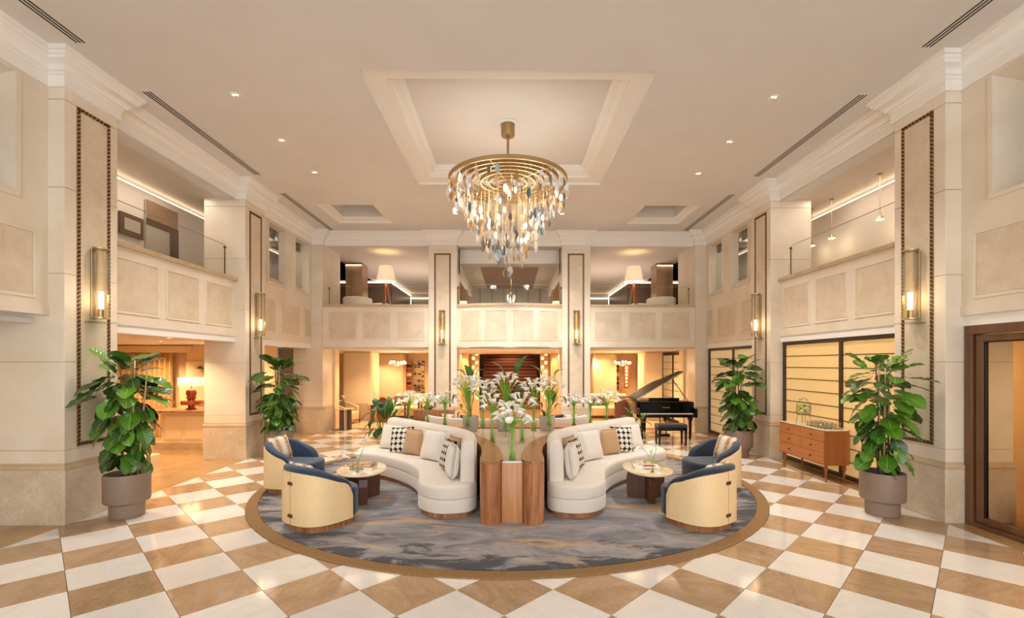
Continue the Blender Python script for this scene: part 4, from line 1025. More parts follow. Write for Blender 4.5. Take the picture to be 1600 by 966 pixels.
def fig(label, potlabel, x, y, seed, spec, top=2.12, dens=1.0, dark=.5, stakes=(), pr=.78, lr=.87):
    r_ = random.Random(seed)
    p = thing('plant_pot', potlabel, 'pot', (x, y, 0)); p.scale = (pr, pr, 1.04); M().lathe(pot_profile(), n=48).build('pot_body', 'pot_taupe', p, autos=True)
    t = thing('fiddle_leaf_fig', label, 'plant', (x, y, .482))
    M().lathe([(.0001, 0), (.275*pr, 0), (.275*pr, .02), (.1, .035), (.0001, .03)], n=24).build('soil', 'soil', t)
    trunks = []
    for k in range(2 if seed % 2 else 3):
        a = 2.1*k+seed; b0 = (cos(a)*.04, sin(a)*.04, .02)
        P = spline([b0, (cos(a)*.07, sin(a)*.07, .4), (cos(a+.4)*.06, sin(a+.4)*.05, .9), (cos(a)*.09, sin(a)*.08, (top-.46)*(.94-.1*k))], 4)
        trunks.append(P); M().tube(P, [.016-.009*i/len(P) for i in range(len(P))], 7).build('trunk', 'bark', t, smooth=True)
    for sx, sy, tp in stakes: M().tube([(sx*.5, sy*.5, .01), (sx, sy, tp-.462)], .0085, 7).build('stake', 'bamboo', t, smooth=True)
    i = 0
    for z0, z1, n, rad, sz, droop in spec:
        n = int(n*2.2)
        for k in range(n):
            z = z0+(z1-z0)*(k+r_.random()*.8)/max(1, n); P = trunks[i % len(trunks)]; zz = z-.462
            q = min(P, key=lambda p_: abs(p_[2]-zz)); a = i*2.399+r_.uniform(-.35, .35); i += 1
            L = sz*lr*r_.uniform(.85, 1.15)
            if abs(x+q[0]+cos(a)*(.1+L*.95)) > 5.44: a = pi-a
            if abs(x+q[0]+cos(a)*(.1+L*.95)) > 5.44: a += 1.2
            d = max(.03, rad*lr-L*.85)*r_.uniform(.6, 1.1)
            pitch = radians(droop+r_.uniform(-16, 16))
            me = r_.choice(LEAF['fig_leaf_dark' if r_.random() < dark else 'fig_leaf'])
            o = bpy.data.objects.new('leaf', me); C.objects.link(o); o.parent = t
            mx = Matrix.Translation((q[0]+cos(a)*d, q[1]+sin(a)*d, zz)) @ Matrix.Rotation(a-pi/2, 4, 'Z') @ Matrix.Rotation(pitch, 4, 'X') @ Matrix.Rotation(r_.uniform(-.5, .5), 4, 'Y') @ Matrix.Diagonal((L, L, L, 1))
            o.matrix_local = mx
# spec rows: z from, z to, count, radius, leaf length, pitch (deg, + up)
fig('bushy fiddle leaf fig in the stepped pot nearest on the left', 'stepped taupe pot against the nearest left pier', -5.0, 6.22, 1,
    [(.72, 1.1, 13, .36, .30, -50), (1.1, 1.5, 16, .46, .33, -38), (1.5, 1.85, 13, .56, .34, -18), (1.85, 2.02, 7, .40, .30, 35)], dark=.55, stakes=((.14, -.05, 2.02), (.27, 0, 2.0)))
fig('dense fiddle leaf fig behind the far left armchair', 'stepped taupe pot behind the far left armchair', -5.02, 10.3, 2,
    [(.62, 1.0, 22, .40, .26, -45), (1.0, 1.35, 20, .46, .28, -35), (1.4, 1.8, 12, .55, .34, -8), (1.8, 2.0, 7, .40, .32, 40)], dark=.6, stakes=((.05, -.08, 1.9),), pr=.88, lr=.95)
fig('tall glossy fiddle leaf fig beside the wooden chest of drawers', 'stepped taupe pot against the nearest right pier', 4.97, 6.22, 3,
    [(.68, 1.1, 13, .38, .30, -48), (1.1, 1.5, 14, .44, .33, -30), (1.5, 1.85, 13, .52, .33, -8), (1.85, 2.02, 7, .38, .28, 38)], dark=.3, stakes=((-.1, -.06, 2.06), (-.04, -.1, 2.05), (.05, -.08, 2.07)))
fig('fiddle leaf fig with flat round leaves beside the far right lit screen', 'stepped taupe pot behind the far right armchair', 4.98, 10.2, 4,
    [(.62, 1.0, 15, .38, .27, -48), (1.0, 1.4, 15, .44, .29, -32), (1.45, 1.85, 11, .56, .36, 0), (1.85, 2.0, 6, .42, .32, 35)], dark=.6, stakes=((.08, -.06, 1.95),), pr=.88, lr=.95)

# ================================================================== BROAD LEAVED PLANTS
def arch_leaf(t, base, p1, p2, w, material='lily_leaf', lift=.06, r=.006):
    """stalk from base to p1, blade from p1 to p2 in world coordinates minus the plant root"""
    b, a, c = Vector(base), Vector(p1), Vector(p2)
    mid = (b+a)*.5+Vector((0, 0, .03)); M().tube(spline([tuple(b), tuple(mid), tuple(a)], 5), r, 6).build('stalk', 'stem_dark', t, smooth=True)
    ax = (c-a); up = Vector((0, 0, 1)); sd = ax.cross(up)
    sd = Vector((1, 0, 0)) if sd.length < 1e-3 else sd.normalized()
    if abs(ax.normalized().z) > .75: sd = (sd+Vector((1, 0, 0))*1.5).normalized()
    nn = sd.cross(ax).normalized(); uvs = []
    def f(u, v):
        s_ = u*2-1; ww = w*(sin(pi*min(1, v*.97+.02)))**.75*(1.15-.3*v)
        p = a+ax*v+nn*(lift*sin(pi*v)+abs(s_)*ww*.35)+sd*s_*ww; return tuple(p)
    m_ = M().grid(f, 6, 10)
    for j in range(11):
        for i in range(7): uvs.append((i/6, j/10))
    m_.build('leaf', material, t, smooth=True, uv=lambda i: uvs[i])
def inv(px_, py_, Y):
    u = (px_-CX)/FPX; v = -(py_-CY)/FPX; dx = sin(YAW)+u*cos(YAW); dy = cos(YAW)-u*sin(YAW); t = Y/dy
    return Vector((CAMX+dx*t, Y, 2+v*t))
def leafy(label, x, y, z0, leaves, name='leafy_plant', cat='plant'):
    t = thing(name, label, cat, (x, y, z0)); L = Vector((x, y, z0))
    for k, (ax_, ay_, bx_, by_, dy, w) in enumerate(leaves):
        a = inv(ax_, ay_, y+dy*.5)-L; b = inv(bx_, by_, y+dy)-L
        arch_leaf(t, (.02*cos(k*2.4), .02*sin(k*2.4), .0), a, b, w)
    return t
def pale_pot(label, x, y, z): 
    p = thing('planter', label, 'pot', (x, y, z)); M().lathe([(.0001, 0), (.105, 0), (.118, .012), (.142, .12), (.15, .26), (.145, .27), (.135, .27), (.13, .25), (.0001, .245)], n=36).build('pot_body', 'pot_pale', p, autos=True)
pale_pot('pale round planter on the left of the central table', -.70, 8.62, TT); pale_pot('pale round planter on the right of the central table', .70, 8.66, TT); pale_pot('pale round planter in the middle of the central table', -.09, 8.62, TT)
leafy('broad leaved plant in the left pale planter on the table', -.70, 8.62, TT+.246, [(727, 590, 709, 579, -.1, .07), (733, 592, 726, 570, -.1, .085), (744, 590, 757, 578, 0, .05), (722, 615, 708, 609, 0, .035), (720, 618, 707, 628, .1, .045), (726, 615, 702, 594, .2, .02), (740, 622, 750, 612, .1, .05), (720, 640, 714, 632, .1, .03), (724, 645, 716, 655, -.1, .035)])
leafy('broad leaved plant in the right pale planter on the table', .70, 8.66, TT+.246, [(848, 592, 827, 571, 0, .07), (866, 592, 882, 578, 0, .085), (872, 610, 884, 606, 0, .04), (868, 622, 856, 612, -.1, .045), (872, 620, 884, 632, .1, .045), (866, 640, 880, 634, .1, .04), (846, 640, 836, 628, .1, .05), (850, 652, 842, 640, 0, .04), (864, 628, 860, 610, .2, .05)])
leafy('tall leaved plant in the middle pale planter on the table', -.09, 8.62, TT+.246, [(806, 585, 824, 555, 0, .075), (789, 588, 767, 566, .1, .055), (806, 620, 816, 600, 0, .05), (812, 625, 822, 612, .1, .05), (776, 630, 768, 612, .1, .05), (800, 640, 794, 610, .1, .05)])
leafy('dark leaved plant on the floor behind the left curved sofa', -2.52, 9.72, .30, [(592, 640, 583, 622, 0, .10), (602, 655, 604, 626, .1, .11), (612, 640, 606, 618, .1, .05), (586, 645, 562, 662, -.1, .06), (590, 658, 578, 672, -.2, .10), (596, 668, 588, 686, -.2, .09), (586, 672, 568, 690, -.2, .035), (622, 650, 640, 644, .1, .05), (604, 670, 612, 690, -.3, .05), (610, 650, 620, 630, .2, .06), (584, 650, 574, 640, .1, .07), (596, 650, 586, 632, -.1, .06), (590, 672, 576, 684, -.3, .06), (608, 664, 600, 684, -.35, .06), (588, 662, 566, 676, -.2, .05), (614, 655, 630, 636, .1, .05)])
leafy('light green plant on the floor behind the right curved sofa', 2.62, 9.8, .28, [(981, 650, 975, 636, 0, .025), (984, 652, 992, 642, 0, .03), (992, 664, 1008, 655, 0, .09), (1000, 662, 1020, 668, 0, .06), (1004, 655, 1012, 650, .1, .09), (988, 672, 975, 684, -.1, .06), (992, 678, 1008, 682, -.1, .06), (984, 680, 990, 694, -.1, .06), (990, 668, 1002, 676, 0, .08), (982, 672, 972, 668, 0, .06)])
for x, y, sd in ((-2.52, 9.72, 'left'), (2.62, 9.8, 'right')):
    p = thing('plant_tub', f'round pot on the floor behind the {sd} curved sofa', 'pot', (x, y, 0)); M().lathe([(.0001, 0), (.12, 0), (.15, .28), (.14, .29), (.13, .27), (.0001, .27)], n=28).build('pot_body', 'pot_taupe', p, autos=True)
# ================================================================== CHEST OF DRAWERS ON THE RIGHT
cb = thing('chest_of_drawers', 'low orange wooden chest of drawers with turned legs under the lit screen', 'cabinet', (5.5, 8.45, 0))
XF, XB, Y0, Y1, Z0, Z1 = 5.26, 5.74, 7.78, 9.12, .30, .89
m_ = M(); outl = ccw([(XF, Y0), (XB-.12, Y0), (XB, Y0+.10), (XB, Y1-.10), (XB-.12, Y1), (XF, Y1)])
M().prism(outl, Z0, Z1-.015, .003).build('carcass', 'teak_end', cb, world=True); M().prism(offset(outl, .006), Z1-.014, Z1, .004).build('top', 'onyx_top', cb, world=True)
yc = (Y0+Y1)/2
def drawer(ya, yb, za, zb, knobs):
    d = M().cbox(XF-.014, XF+.002, ya+.004, yb-.004, za+.004, zb-.004, .003).build('drawer', 'teak', cb, world=True)
    for ky in knobs: M().lathe([(.0001, 0), (.008, 0), (.008, .012), (.016, .02), (.014, .028), (.0001, .03)], n=12).tf(Matrix.Translation((XF-.014-5.5, ky-8.45, (za+zb)/2)) @ Matrix.Rotation(-pi/2, 4, 'Y')).build('knob', 'bronze_clasp', d, autos=True)
H = [Z0+.02, Z0+.20, Z0+.39, Z1-.03]
drawer(Y0+.02, Y1-.02, H[0], H[1], (Y0+.36, Y1-.36))
for a, b in ((Y0+.02, yc), (yc, Y1-.02)):
    drawer(a, b, H[1], H[2], ((a+b)/2,)); drawer(a, b, H[2], H[3], ((a+b)/2,))
for lx, ly in ((XF+.06, Y0+.08), (XF+.06, Y1-.08), (XB-.10, Y0+.1), (XB-.10, Y1-.1)):
    M().lathe([(.0001, 0), (.013, 0), (.016, .1), (.018, .17), (.016, .185), (.034, .21), (.034, .235), (.02, .252), (.03, .27), (.03, .30), (.0001, .30)], (lx, ly, 0), 16).build('leg', 'teak_end', cb, world=True, autos=True)
dz = thing('drink_dispenser', 'clear glass drink dispenser with fruit on a wire stand, on the wooden chest', 'dispenser', (5.52, 8.78, Z1))
for k in range(4): a = pi/4+pi/2*k; M().tube([(cos(a)*.12, sin(a)*.12, 0), (cos(a)*.10, sin(a)*.10, .16)], .004, 5).build('leg', 'black_matte', dz)
M().lathe([(.095, .155), (.105, .155), (.105, .163), (.095, .163), (.095, .155)], n=24).build('stand_ring', 'black_matte', dz)
M().lathe([(.0001, .165), (.115, .165), (.125, .18), (.125, .36), (.11, .39), (.07, .41), (.07, .43)], n=28).build('jar', 'glass', dz, smooth=True)
M().lathe([(.0001, .172), (.116, .172), (.12, .185), (.12, .33), (.0001, .33)], n=24).build('water', 'glass_edge', dz, smooth=True)
M().lathe([(.0001, .43), (.078, .43), (.078, .445), (.015, .455), (.015, .475), (.0001, .48)], n=24).build('lid', 'chrome', dz, autos=True)
rnd = random.Random(9)
for k in range(9): a = rnd.random()*6.3; M().sphere((cos(a)*.07, sin(a)*.07, .2+rnd.random()*.13), .026, 10, 7).build('fruit_slice', ('lily_spadix', 'stem_green', 'lily_white')[k % 3], dz, smooth=True)
M().tube([(-.125, 0, .2), (-.165, 0, .2)], .01, 8).build('tap', 'chrome', dz)
tr_first = None
k = 0
for j in range(3):
    for i in range(6):
        x = 5.38+j*.095; y = 7.93+i*.095
        lab = 'clear tumbler in the block of glasses on the wooden chest'
        if tr_first is None:
            g_ = tr_first = thing('drinking_glass', lab, 'glass', (x, y, Z1), 0, 'tumblers on the wooden chest')
            M().lathe([(.0001, .006), (.033, .006), (.039, .10)], n=16).build('glass', 'glass_ribbed', g_, smooth=True); M().lathe([(.0001, 0), (.034, 0), (.034, .01), (.0001, .01)], n=16).build('base', 'glass_edge', g_)
            index_children()
        else: dup(tr_first, (x, y, Z1), 0, lab)

# ================================================================== LIT SCREENS IN DARK FRAMES, RIGHT SIDE
def screen(label, X, y0, y1, z0, z1, mull, nrow, cloth='screen_cloth', fr='dark_frame', w=.07):
    t = thing('panel_screen', label, 'screen', (X, (y0+y1)/2, z0))
    f = M(); f.box(X-.05, X+.05, y0, y1, z1-w, z1); f.box(X-.05, X+.05, y0, y1, z0, z0+w); f.box(X-.05, X+.05, y0, y0+w, z0+w, z1-w); f.box(X-.05, X+.05, y1-w, y1, z0+w, z1-w)
    f.build('frame', fr, t, world=True, bevel=.004)
    for m_ in mull: M().box(X-.045, X+.045, m_-w*.5, m_+w*.5, z0+w, z1-w).build('mullion', fr, t, world=True)
    ed = [y0+w]+[v for m_ in mull for v in (m_-w*.5, m_+w*.5)]+[y1-w]
    for a, b in zip(ed[::2], ed[1::2]):
        for i in range(nrow):
            za = z0+w+(z1-z0-2*w)*i/nrow; zb = z0+w+(z1-z0-2*w)*(i+1)/nrow
            M().box(X-.012, X+.012, a, b, za+.006, zb-.006).build('panel', cloth, t, world=True)
            if i: M().box(X-.022, X+.02, a, b, za-.007, za+.007).build('slat', fr, t, world=True)
    return t
screen('tall dark framed screen of lit golden panels behind the wooden chest', 5.80, 6.67, 9.86, .02, 2.45, [8.14], 10)
screen('tall dark framed screen of pale panels between second and corner piers on the right', 5.80, 10.66, 13.58, .02, 2.43, [12.1], 10, 'screen_pale')
screen('dark framed panel screen beyond the corner pier, behind the grand piano', 5.62, 15.1, 18.4, .02, 2.36, [16.1, 17.2], 9, 'screen_pale')
# wall behind the screens so that nothing shines through from outside
wr = struct('wall_right_outer', 'service wall behind the right hand screens', 'wall')
M().box(6.9, 7.0, -3, 19.8, 0, 2.6).build('outer_wall', 'warm_wall', wr)
# ---- glass door, right foreground
dr = struct('door_1', 'brown framed glass sliding door nearest on the right', 'door', (5.78, 5.0, 0))
f = M(); X = 5.78
f.box(X-.06, X+.06, -1, 5.86, 2.36, 2.47); f.box(X-.06, X+.06, 5.77, 5.86, 0, 2.36); f.box(X-.06, X+.06, -1, 5.77, 0, .05)
f.build('frame', 'frame_wood', dr, world=True, bevel=.006)
f = M(); f.box(X-.03, X+.03, 2.0, 5.75, 2.27, 2.35); f.box(X-.03, X+.03, 5.66, 5.75, .06, 2.27); f.box(X-.03, X+.03, 2.0, 5.66, .06, .13); f.build('sash', 'frame_wood', dr, world=True, bevel=.005)
f = M(); f.box(X-.02, X+.02, 5.64, 5.66, .13, 2.27); f.box(X-.02, X+.02, 2.0, 5.64, 2.255, 2.27); f.build('gasket', 'black_matte', dr, world=True)
M().box(X-.006, X+.006, 2.0, 5.64, .13, 2.255).build('pane', 'door_glass', dr, world=True)
# the room seen through the door
lf = thing('sideboard', 'wooden counter seen through the glass door on the right', 'cabinet', (6.55, 4.6, 0))
M().cbox(6.25, 6.85, 3.2, 5.3, 0, .62, .01).build('body', 'walnut_amber', lf, world=True); M().cbox(6.22, 6.88, 3.18, 5.32, .62, .85, .01).build('top', 'plaster_white', lf, world=True)
M().cbox(6.3, 6.8, 3.4, 5.1, .85, 1.05, .02).build('shelf', 'dark_walnut', lf, world=True)
cu = M(); cu.grid(lambda u, v: (5.845+.012*sin(u*30), 5.84-.10*u, .06+2.3*v), 30, 1); o = cu.build('curtain', 'upper_grey', None, smooth=True, solid=.004)
tag(o, 'grey pleated curtain edge behind the glass door on the right', 'curtain')
light('AREA', 'room_lamp', (6.5, 3.9, 2.42), 30, (1, .82, .64), .8, (0, 0, 0))

# ================================================================== GRAND PIANO
pn = thing('grand_piano', 'glossy black grand piano with raised lid before the far right screen', 'piano', (4.05, 12.0, 0))
px0, px1, py0 = 3.30, 4.80, 11.95
curve = spline([(px1, 12.35), (px1-.02, 12.6), (px1-.25, 12.95), (px1-.5, 13.25), (px1-.62, 13.55), (px1-.85, 13.72), (px0+.25, 13.72), (px0+.02, 13.5)], 5)
body = ccw([(px0, 12.22), (px1, 12.22)]+[p for p in curve]+[(px0, 13.4)])
M().prism(body, .68, 1.0, .006).build('rim', 'black_gloss', pn, world=True, autos=True)
M().prism(offset(body, -.05), 1.0, 1.006).build('soundboard', 'red_felt', pn, world=True)
M().cbox(px0, px1, py0+.02, 12.22, .62, .70, .01).build('keybed', 'black_gloss', pn, world=True)
for x in (px0, px1-.06): M().cbox(x, x+.06, py0, 12.22, .62, .86, .015).build('cheek', 'black_gloss', pn, world=True)
kw = (px1-px0-.20)/52
ks = M(); kb = M()
for i in range(52):
    x = px0+.10+i*kw; ks.box(x+.0006, x+kw-.0006, py0+.04, py0+.19, .70, .722)
    if i % 7 in (0, 1, 3, 4, 5): kb.box(x+kw-.005, x+kw+.005, py0+.09, py0+.19, .722, .734)
ks.build('white_keys', 'ivory', pn, world=True)['kind'] = 'stuff'; kb.build('black_keys', 'black_gloss', pn, world=True)['kind'] = 'stuff'
fb = M().cbox(px0+.07, px1-.07, py0+.19, py0+.22, .72, .97, .004).build('fallboard', 'black_gloss', pn, world=True)
text('YAMAHA', .05, 'gold_text', pn, Matrix.Translation((0, py0+.188-12.0, .86)) @ Matrix.Rotation(pi/2, 4, 'X'), name='lettering')
M().cbox(px0+.35, px1-.35, 12.30, 12.33, 1.0, 1.10, .004).build('music_desk', 'black_gloss', pn, world=True)
# lid hinged on the long straight side
L = 1.38; ang = radians(31)
lid = ccw([(0, 12.24), (L+.06, 12.24), (L+.06, 12.4)]+[(min(p[0]-px0, L+.05), p[1]) for p in curve]+[(0, 13.4)])
lid = [(x, 12.26+(y-12.24)*.62) for x, y in lid]; lm = M().prism(lid, 0, .03); lm.v = [(px0+x*cos(ang)-z*sin(ang), y, 1.04+x*sin(ang)+z*cos(ang)) for x, y, z in lm.v]; lm.build('lid', 'lid_black', pn, world=True)
lm = M().box(.02, L+.05, 12.225, 12.237, -.006, .026); lm.v = [(px0+x*cos(ang)-z*sin(ang), y, 1.04+x*sin(ang)+z*cos(ang)) for x, y, z in lm.v]; lm.build('lid_highlight', 'chrome', pn, world=True)  # bright metal strip imitating the highlight along the lid's lower edge
M().tube([(4.70, 12.35, 1.0), (px0+1.12*cos(ang), 12.35, 1.04+1.12*sin(ang))], .011, 8).build('lid_prop', 'black_gloss', pn, world=True)
for x, y in ((px0+.12, 12.12), (px1-.14, 12.12), (px0+.55, 13.4)):
    M().lathe([(.0001, .0), (.022, .0), (.022, .05), (.03, .06), (.032, .08), (.05, .52), (.07, .56), (.07, .64), (.0001, .64)], (x, y, 0), 4, a0=pi/4, a1=2*pi+pi/4).build('leg', 'black_gloss', pn, world=True)
    M().lathe([(.0001, 0), (.024, 0), (.024, .03), (.0001, .03)], (x, y, 0), 12).build('castor', 'brass', pn, world=True)
ly = M(); 
for x in (3.98, 4.12): ly.tube([(x, 12.45, .64), (x, 12.35, .14)], .014, 6)
ly.build('pedal_post', 'black_gloss', pn, world=True); M().cbox(3.90, 4.20, 12.28, 12.42, .08, .15, .01).build('pedal_box', 'black_gloss', pn, world=True)
for k in range(3): M().cbox(3.97+k*.06, 3.995+k*.06, 12.18, 12.29, .095, .105, .003).build('pedal', 'brass', pn, world=True)
pb = thing('piano_bench', 'black padded bench in front of the grand piano', 'bench', (3.98, 11.58, 0))
M().cbox(3.62, 4.34, 11.40, 11.76, .44, .52, .025).build('seat', 'charcoal_seat', pb, world=True, autos=True); M().cbox(3.63, 4.33, 11.41, 11.75, .36, .438, .006).build('seat_frame', 'black_gloss', pb, world=True)
for x in (3.66, 4.30):
    for y in (11.44, 11.72): M().lathe([(.0001, 0), (.02, 0), (.036, .37), (.0001, .37)], (x, y, 0), 4, a0=pi/4, a1=2*pi+pi/4).build('leg', 'black_gloss', pb, world=True)

# ================================================================== UNDER THE BALCONIES: CEILINGS AND WALLS
lc = struct('ceiling_lower', 'low warm lit ceiling beneath the balconies', 'ceiling')
M().box(-13.5, -5.88, -3, 14.1, 2.50, 2.56).build('left_soffit', 'ceiling_paint', lc); M().box(5.86, 6.95, -3, 14.1, 2.47, 2.53).build('right_soffit', 'ceiling_paint', lc)
M().box(-13.5, 13.5, 13.8, 21.2, 2.42, 2.47).build('rear_soffit', 'ceiling_paint', lc)
M().box(-1.6, 1.6, 21.2, 27, 3.4, 3.45).build('stair_soffit', 'ceiling_paint', lc)
mf = struct('floor_upper', 'mezzanine floor behind the balcony fronts', 'floor')
for s in (-1, 1): M().box(s*7.2, s*5.86, -3, 19.8, 2.98, 3.03).build('deck', 'upper_grey', mf)
M().box(-7.2, 7.2, 13.8, 21, 2.98, 3.03).build('deck', 'upper_grey', mf)
dnl = None
def downl(x, y, z, e, col=(1, .68, .39), lab=None, grp='downlights under the balconies'):
    global dnl
    lab = lab or 'small warm downlight in the low ceiling '+('above the reception area' if x < -6 else 'before the staircase' if abs(x) < 1.6 else 'of the left rear lounge' if x < 0 else 'of the right rear lounge')
    if dnl is None:
        dnl = thing('downlight', lab, 'downlight', (x, y, z-.006), 0, grp); M().lathe([(.035, 0), (.05, 0), (.05, .006), (.035, .006)], n=14).build('bezel', 'plaster_white', dnl); M().lathe([(.0001, .002), (.035, .002), (.035, .006)], n=12).build('lens', 'spot_glow', dnl); index_children()
    else: dup(dnl, (x, y, z-.006), 0, lab, grp)
    light('SPOT', 'downlight_beam', (x, y, z-.03), e, col, .05, spot=radians(130), blend=.8)
for x, y in ((-4.6, 15.2), (-3.2, 15.0), (-4.2, 17.6), (-2.6, 17.4), (3.2, 15.0), (4.6, 15.2), (2.6, 17.4), (4.2, 17.6), (-1.0, 14.7), (1.0, 14.7), (-1.1, 17.2), (1.1, 17.2), (-5.2, 19.2), (-3.4, 19.8), (3.4, 19.8), (5.0, 19.4), (0, 16), (-1.2, 19.5), (1.2, 19.5), (-7.5, 16.5)):
    downl(x, y, 2.42, 120)
for x, y in ((-6.6, 7.4), (-6.6, 9.2), (-7.8, 10.6), (-9.0, 12.0), (-10.2, 12.0), (-6.9, 12.2), (-8.8, 8.6), (-9.4, 12.3)):
    downl(x, y, 2.50, 110)
for y in (11.0, 12.3, 13.2, 7.2, 8.3, 9.4): light('AREA', 'screen_glow', (6.35, y, 2.3), 10, (1, .72, .4), .4, (0, radians(-25), 0))

# rear hall walls
rw = struct('wall_rear_hall', 'warm stone walls of the lounge behind the balcony', 'wall')
def blk(x0, x1, y0, y1, z0, z1, mt='warm_stone', nm='wall_block', b=.01): return M().cbox(x0, x1, y0, y1, z0, z1, b).build(nm, mt, rw)
blk(-13.5, -1.75, 21.2, 21.5, 0, 2.5, 'warm_wall'); blk(1.75, 13.5, 21.2, 21.5, 0, 2.5, 'warm_wall')
blk(-13.6, -13.4, -3, 21.4, 0, 2.6, 'warm_wall'); blk(9.0, 9.1, 14.4, 21.4, 0, 2.5, 'warm_wall'); blk(5.68, 5.8, 14.4, 21.2, 0, 2.45, 'warm_wall')
blk(-13.5, -5.0, -3.2, -3.0, 0, 6.4, 'warm_wall')
def column(x0, x1, y0, y1, label):
    r = struct('column', label, 'column', ((x0+x1)/2, (y0+y1)/2, 0))
    M().cbox(x0, x1, y0, y1, .62, 2.42, .05).build('shaft', 'warm_stone', r, world=True); M().cbox(x0-.02, x1+.02, y0-.02, y1+.02, 0, .62, .03).build('plinth', 'cap_stone', r, world=True)
column(-5.80, -4.80, 16.4, 17.4, 'stone column in the lounge behind the left armchair')
column(-5.95, -4.55, 20.0, 20.8, 'farther lit stone column in the left rear lounge')
column(4.70, 5.35, 16.4, 17.3, 'rounded stone column behind the piano lid'); column(3.55, 4.55, 20.0, 20.8, 'farther lit stone column in the right rear lounge')
# left interior wall with an opening toward a dark corridor
blk(-7.6, -6.45, 15.6, 15.9, 0, 2.42, 'warm_stone'); blk(-9.8, -6.2, 14.2, 14.5, 0, 2.5, 'warm_stone')
M().box(-6.85, -6.55, 18.0, 18.1, 0, 2.0).build('dark_opening', 'terracotta_wood', rw)
# stair between the two slender piers
for y_ in (21.9, 23.4, 25.0): light('SPOT', 'stair_fill', (0, y_, 3.35), 160, (1, .72, .45), .1, spot=radians(110), blend=.8)  # added warm spots that lift the otherwise dark stair
st = thing('staircase', 'wide carpeted staircase with pale nosings rising beyond the centre', 'stairs', (0, 21, 0))
for k in range(20):
    y = 20.5+.285*k; z = .16*k
    M().box(-1.30+(0.02*k)*.0, 1.30, y, y+.30, 0 if k == 0 else z-.02, z+.16).build('step', 'stair_red', st, world=True)
    M().box(-1.30, 1.30, y-.012, y+.03, z+.145, z+.166).build('nosing', 'stair_nosing', st, world=True)
for s in (-1, 1):
    pl = thing('lattice_pillar', f'lattice pillar with glowing glass squares, {side[s]} of the staircase', 'pillar', (s*1.50, 20.6, 0))
    M().cbox(s*1.50-.17, s*1.50+.17, 20.45, 20.75, 0, 2.6, .01).build('post', 'warm_stone', pl, world=True)
    for i in range(2):
        for j in range(11): M().box(s*1.50-.145+i*.15, s*1.50-.145+i*.15+.12, 20.43, 20.455, .45+j*.19, .45+j*.19+.13).build('glass_square', 'shade_glow' if (i*3+j) % 2 else 'warm_stone', pl, world=True)
    blk(s*1.75-.05, s*1.75+.05, 20.7, 27, 0, 3.4, 'warm_wall')
    blk(*sorted((s*1.72, s*2.9)), 19.4, 19.7, 0, 2.42, 'warm_wall'); blk(*sorted((s*1.95, s*2.2)), 19.0, 19.4, 0, 2.42, 'warm_stone')
    light('SPOT', 'wall_washer', (s*1.9, 18.9, 2.38), 20, (1, .66, .32), .05, rot=(radians(35), 0, 0), spot=radians(90), blend=.8)
    light('SPOT', 'wall_washer', (s*4.0, 19.4, 2.38), 22, (1, .66, .32), .05, rot=(radians(35), 0, 0), spot=radians(90), blend=.8)
M().box(-1.7, 1.7, 26.9, 27, 0, 6.4).build('stair_end_wall', 'warm_wall', rw)
# doors, art and pictures on the rear walls
def art(name, label, cat, x0, x1, y, z0, z1, frame, fill, n=0):
    t = thing(name, label, cat, ((x0+x1)/2, y, (z0+z1)/2)); M().cbox(x0, x1, y-.04, y, z0, z1, .006).build('frame', frame, t, world=True)
    M().box(x0+.05, x1-.05, y-.05, y-.038, z0+.05, z1-.05).build('panel', fill, t, world=True); return t
for k, (a, b) in enumerate(((2.95, 3.32), (3.42, 3.80))):
    art('wooden_door', f'orange wooden door on the right rear wall, {("left", "right")[k]} of a pair', 'door', a+.2, b+.25, 21.19, .02, 2.0, 'orange_door', 'warm_wall')
pc = thing('wall_picture', 'tall narrow framed picture by the right rear column', 'picture', (4.9, 20.9, 1.3)); M().cbox(4.85, 5.05, 19.95, 19.99, .95, 1.95, .005).build('frame', 'terracotta_wood', pc, world=True)
for k in range(6): M().box(4.90, 5.0, 19.94, 19.95, 1.02+k*.15, 1.12+k*.15).build('print', 'ivory', pc, world=True)
ws = thing('wall_sculpture', 'tall abstract panel of dark and gold metal pieces on the left rear wall', 'artwork', (-3.85, 21.15, 1.2))
M().box(-4.28, -3.82, 21.15, 21.19, .55, 2.12).build('backing', 'brass', ws, world=True)
rnd = random.Random(21)
for j in range(15):
    for i in range(3):
        if rnd.random() < .85: x = -4.30+i*.17+rnd.uniform(-.02, .02); z = .56+j*.104; M().cbox(x, x+rnd.uniform(.07, .16), 21.08+rnd.random()*.04, 21.15, z, z+rnd.uniform(.05, .11), .01).build('metal_piece', rnd.choice(('bowl_metal', 'brass', 'upper_dark', 'rope_dark')), ws, world=True)
for s, x in ((-1, -4.47), (1, 4.73)):
    sh = thing('display_shelf', f'slim display shelf with coloured objects on the {side[s]} rear wall', 'shelf', (x, 20.4, 0)); M().cbox(x-.10, x+.12, 20.9, 21.15, 0, 2.1, .005).build('back_panel', 'orange_door', sh, world=True)
    for j in range(8): M().cbox(x-.09, x+.11, 20.86, 20.9, .5+j*.19, .62+j*.19, .004).build('compartment', ('terracotta_wood', 'black_matte', 'cover_red', 'ivory')[(j*3) % 4], sh, world=True)
dd = art('dark_door', 'dark narrow door between the left rear column and the metal wall panel', 'door', -4.62, -4.36, 21.19, .02, 1.95, 'upper_dark', 'terracotta_wood')
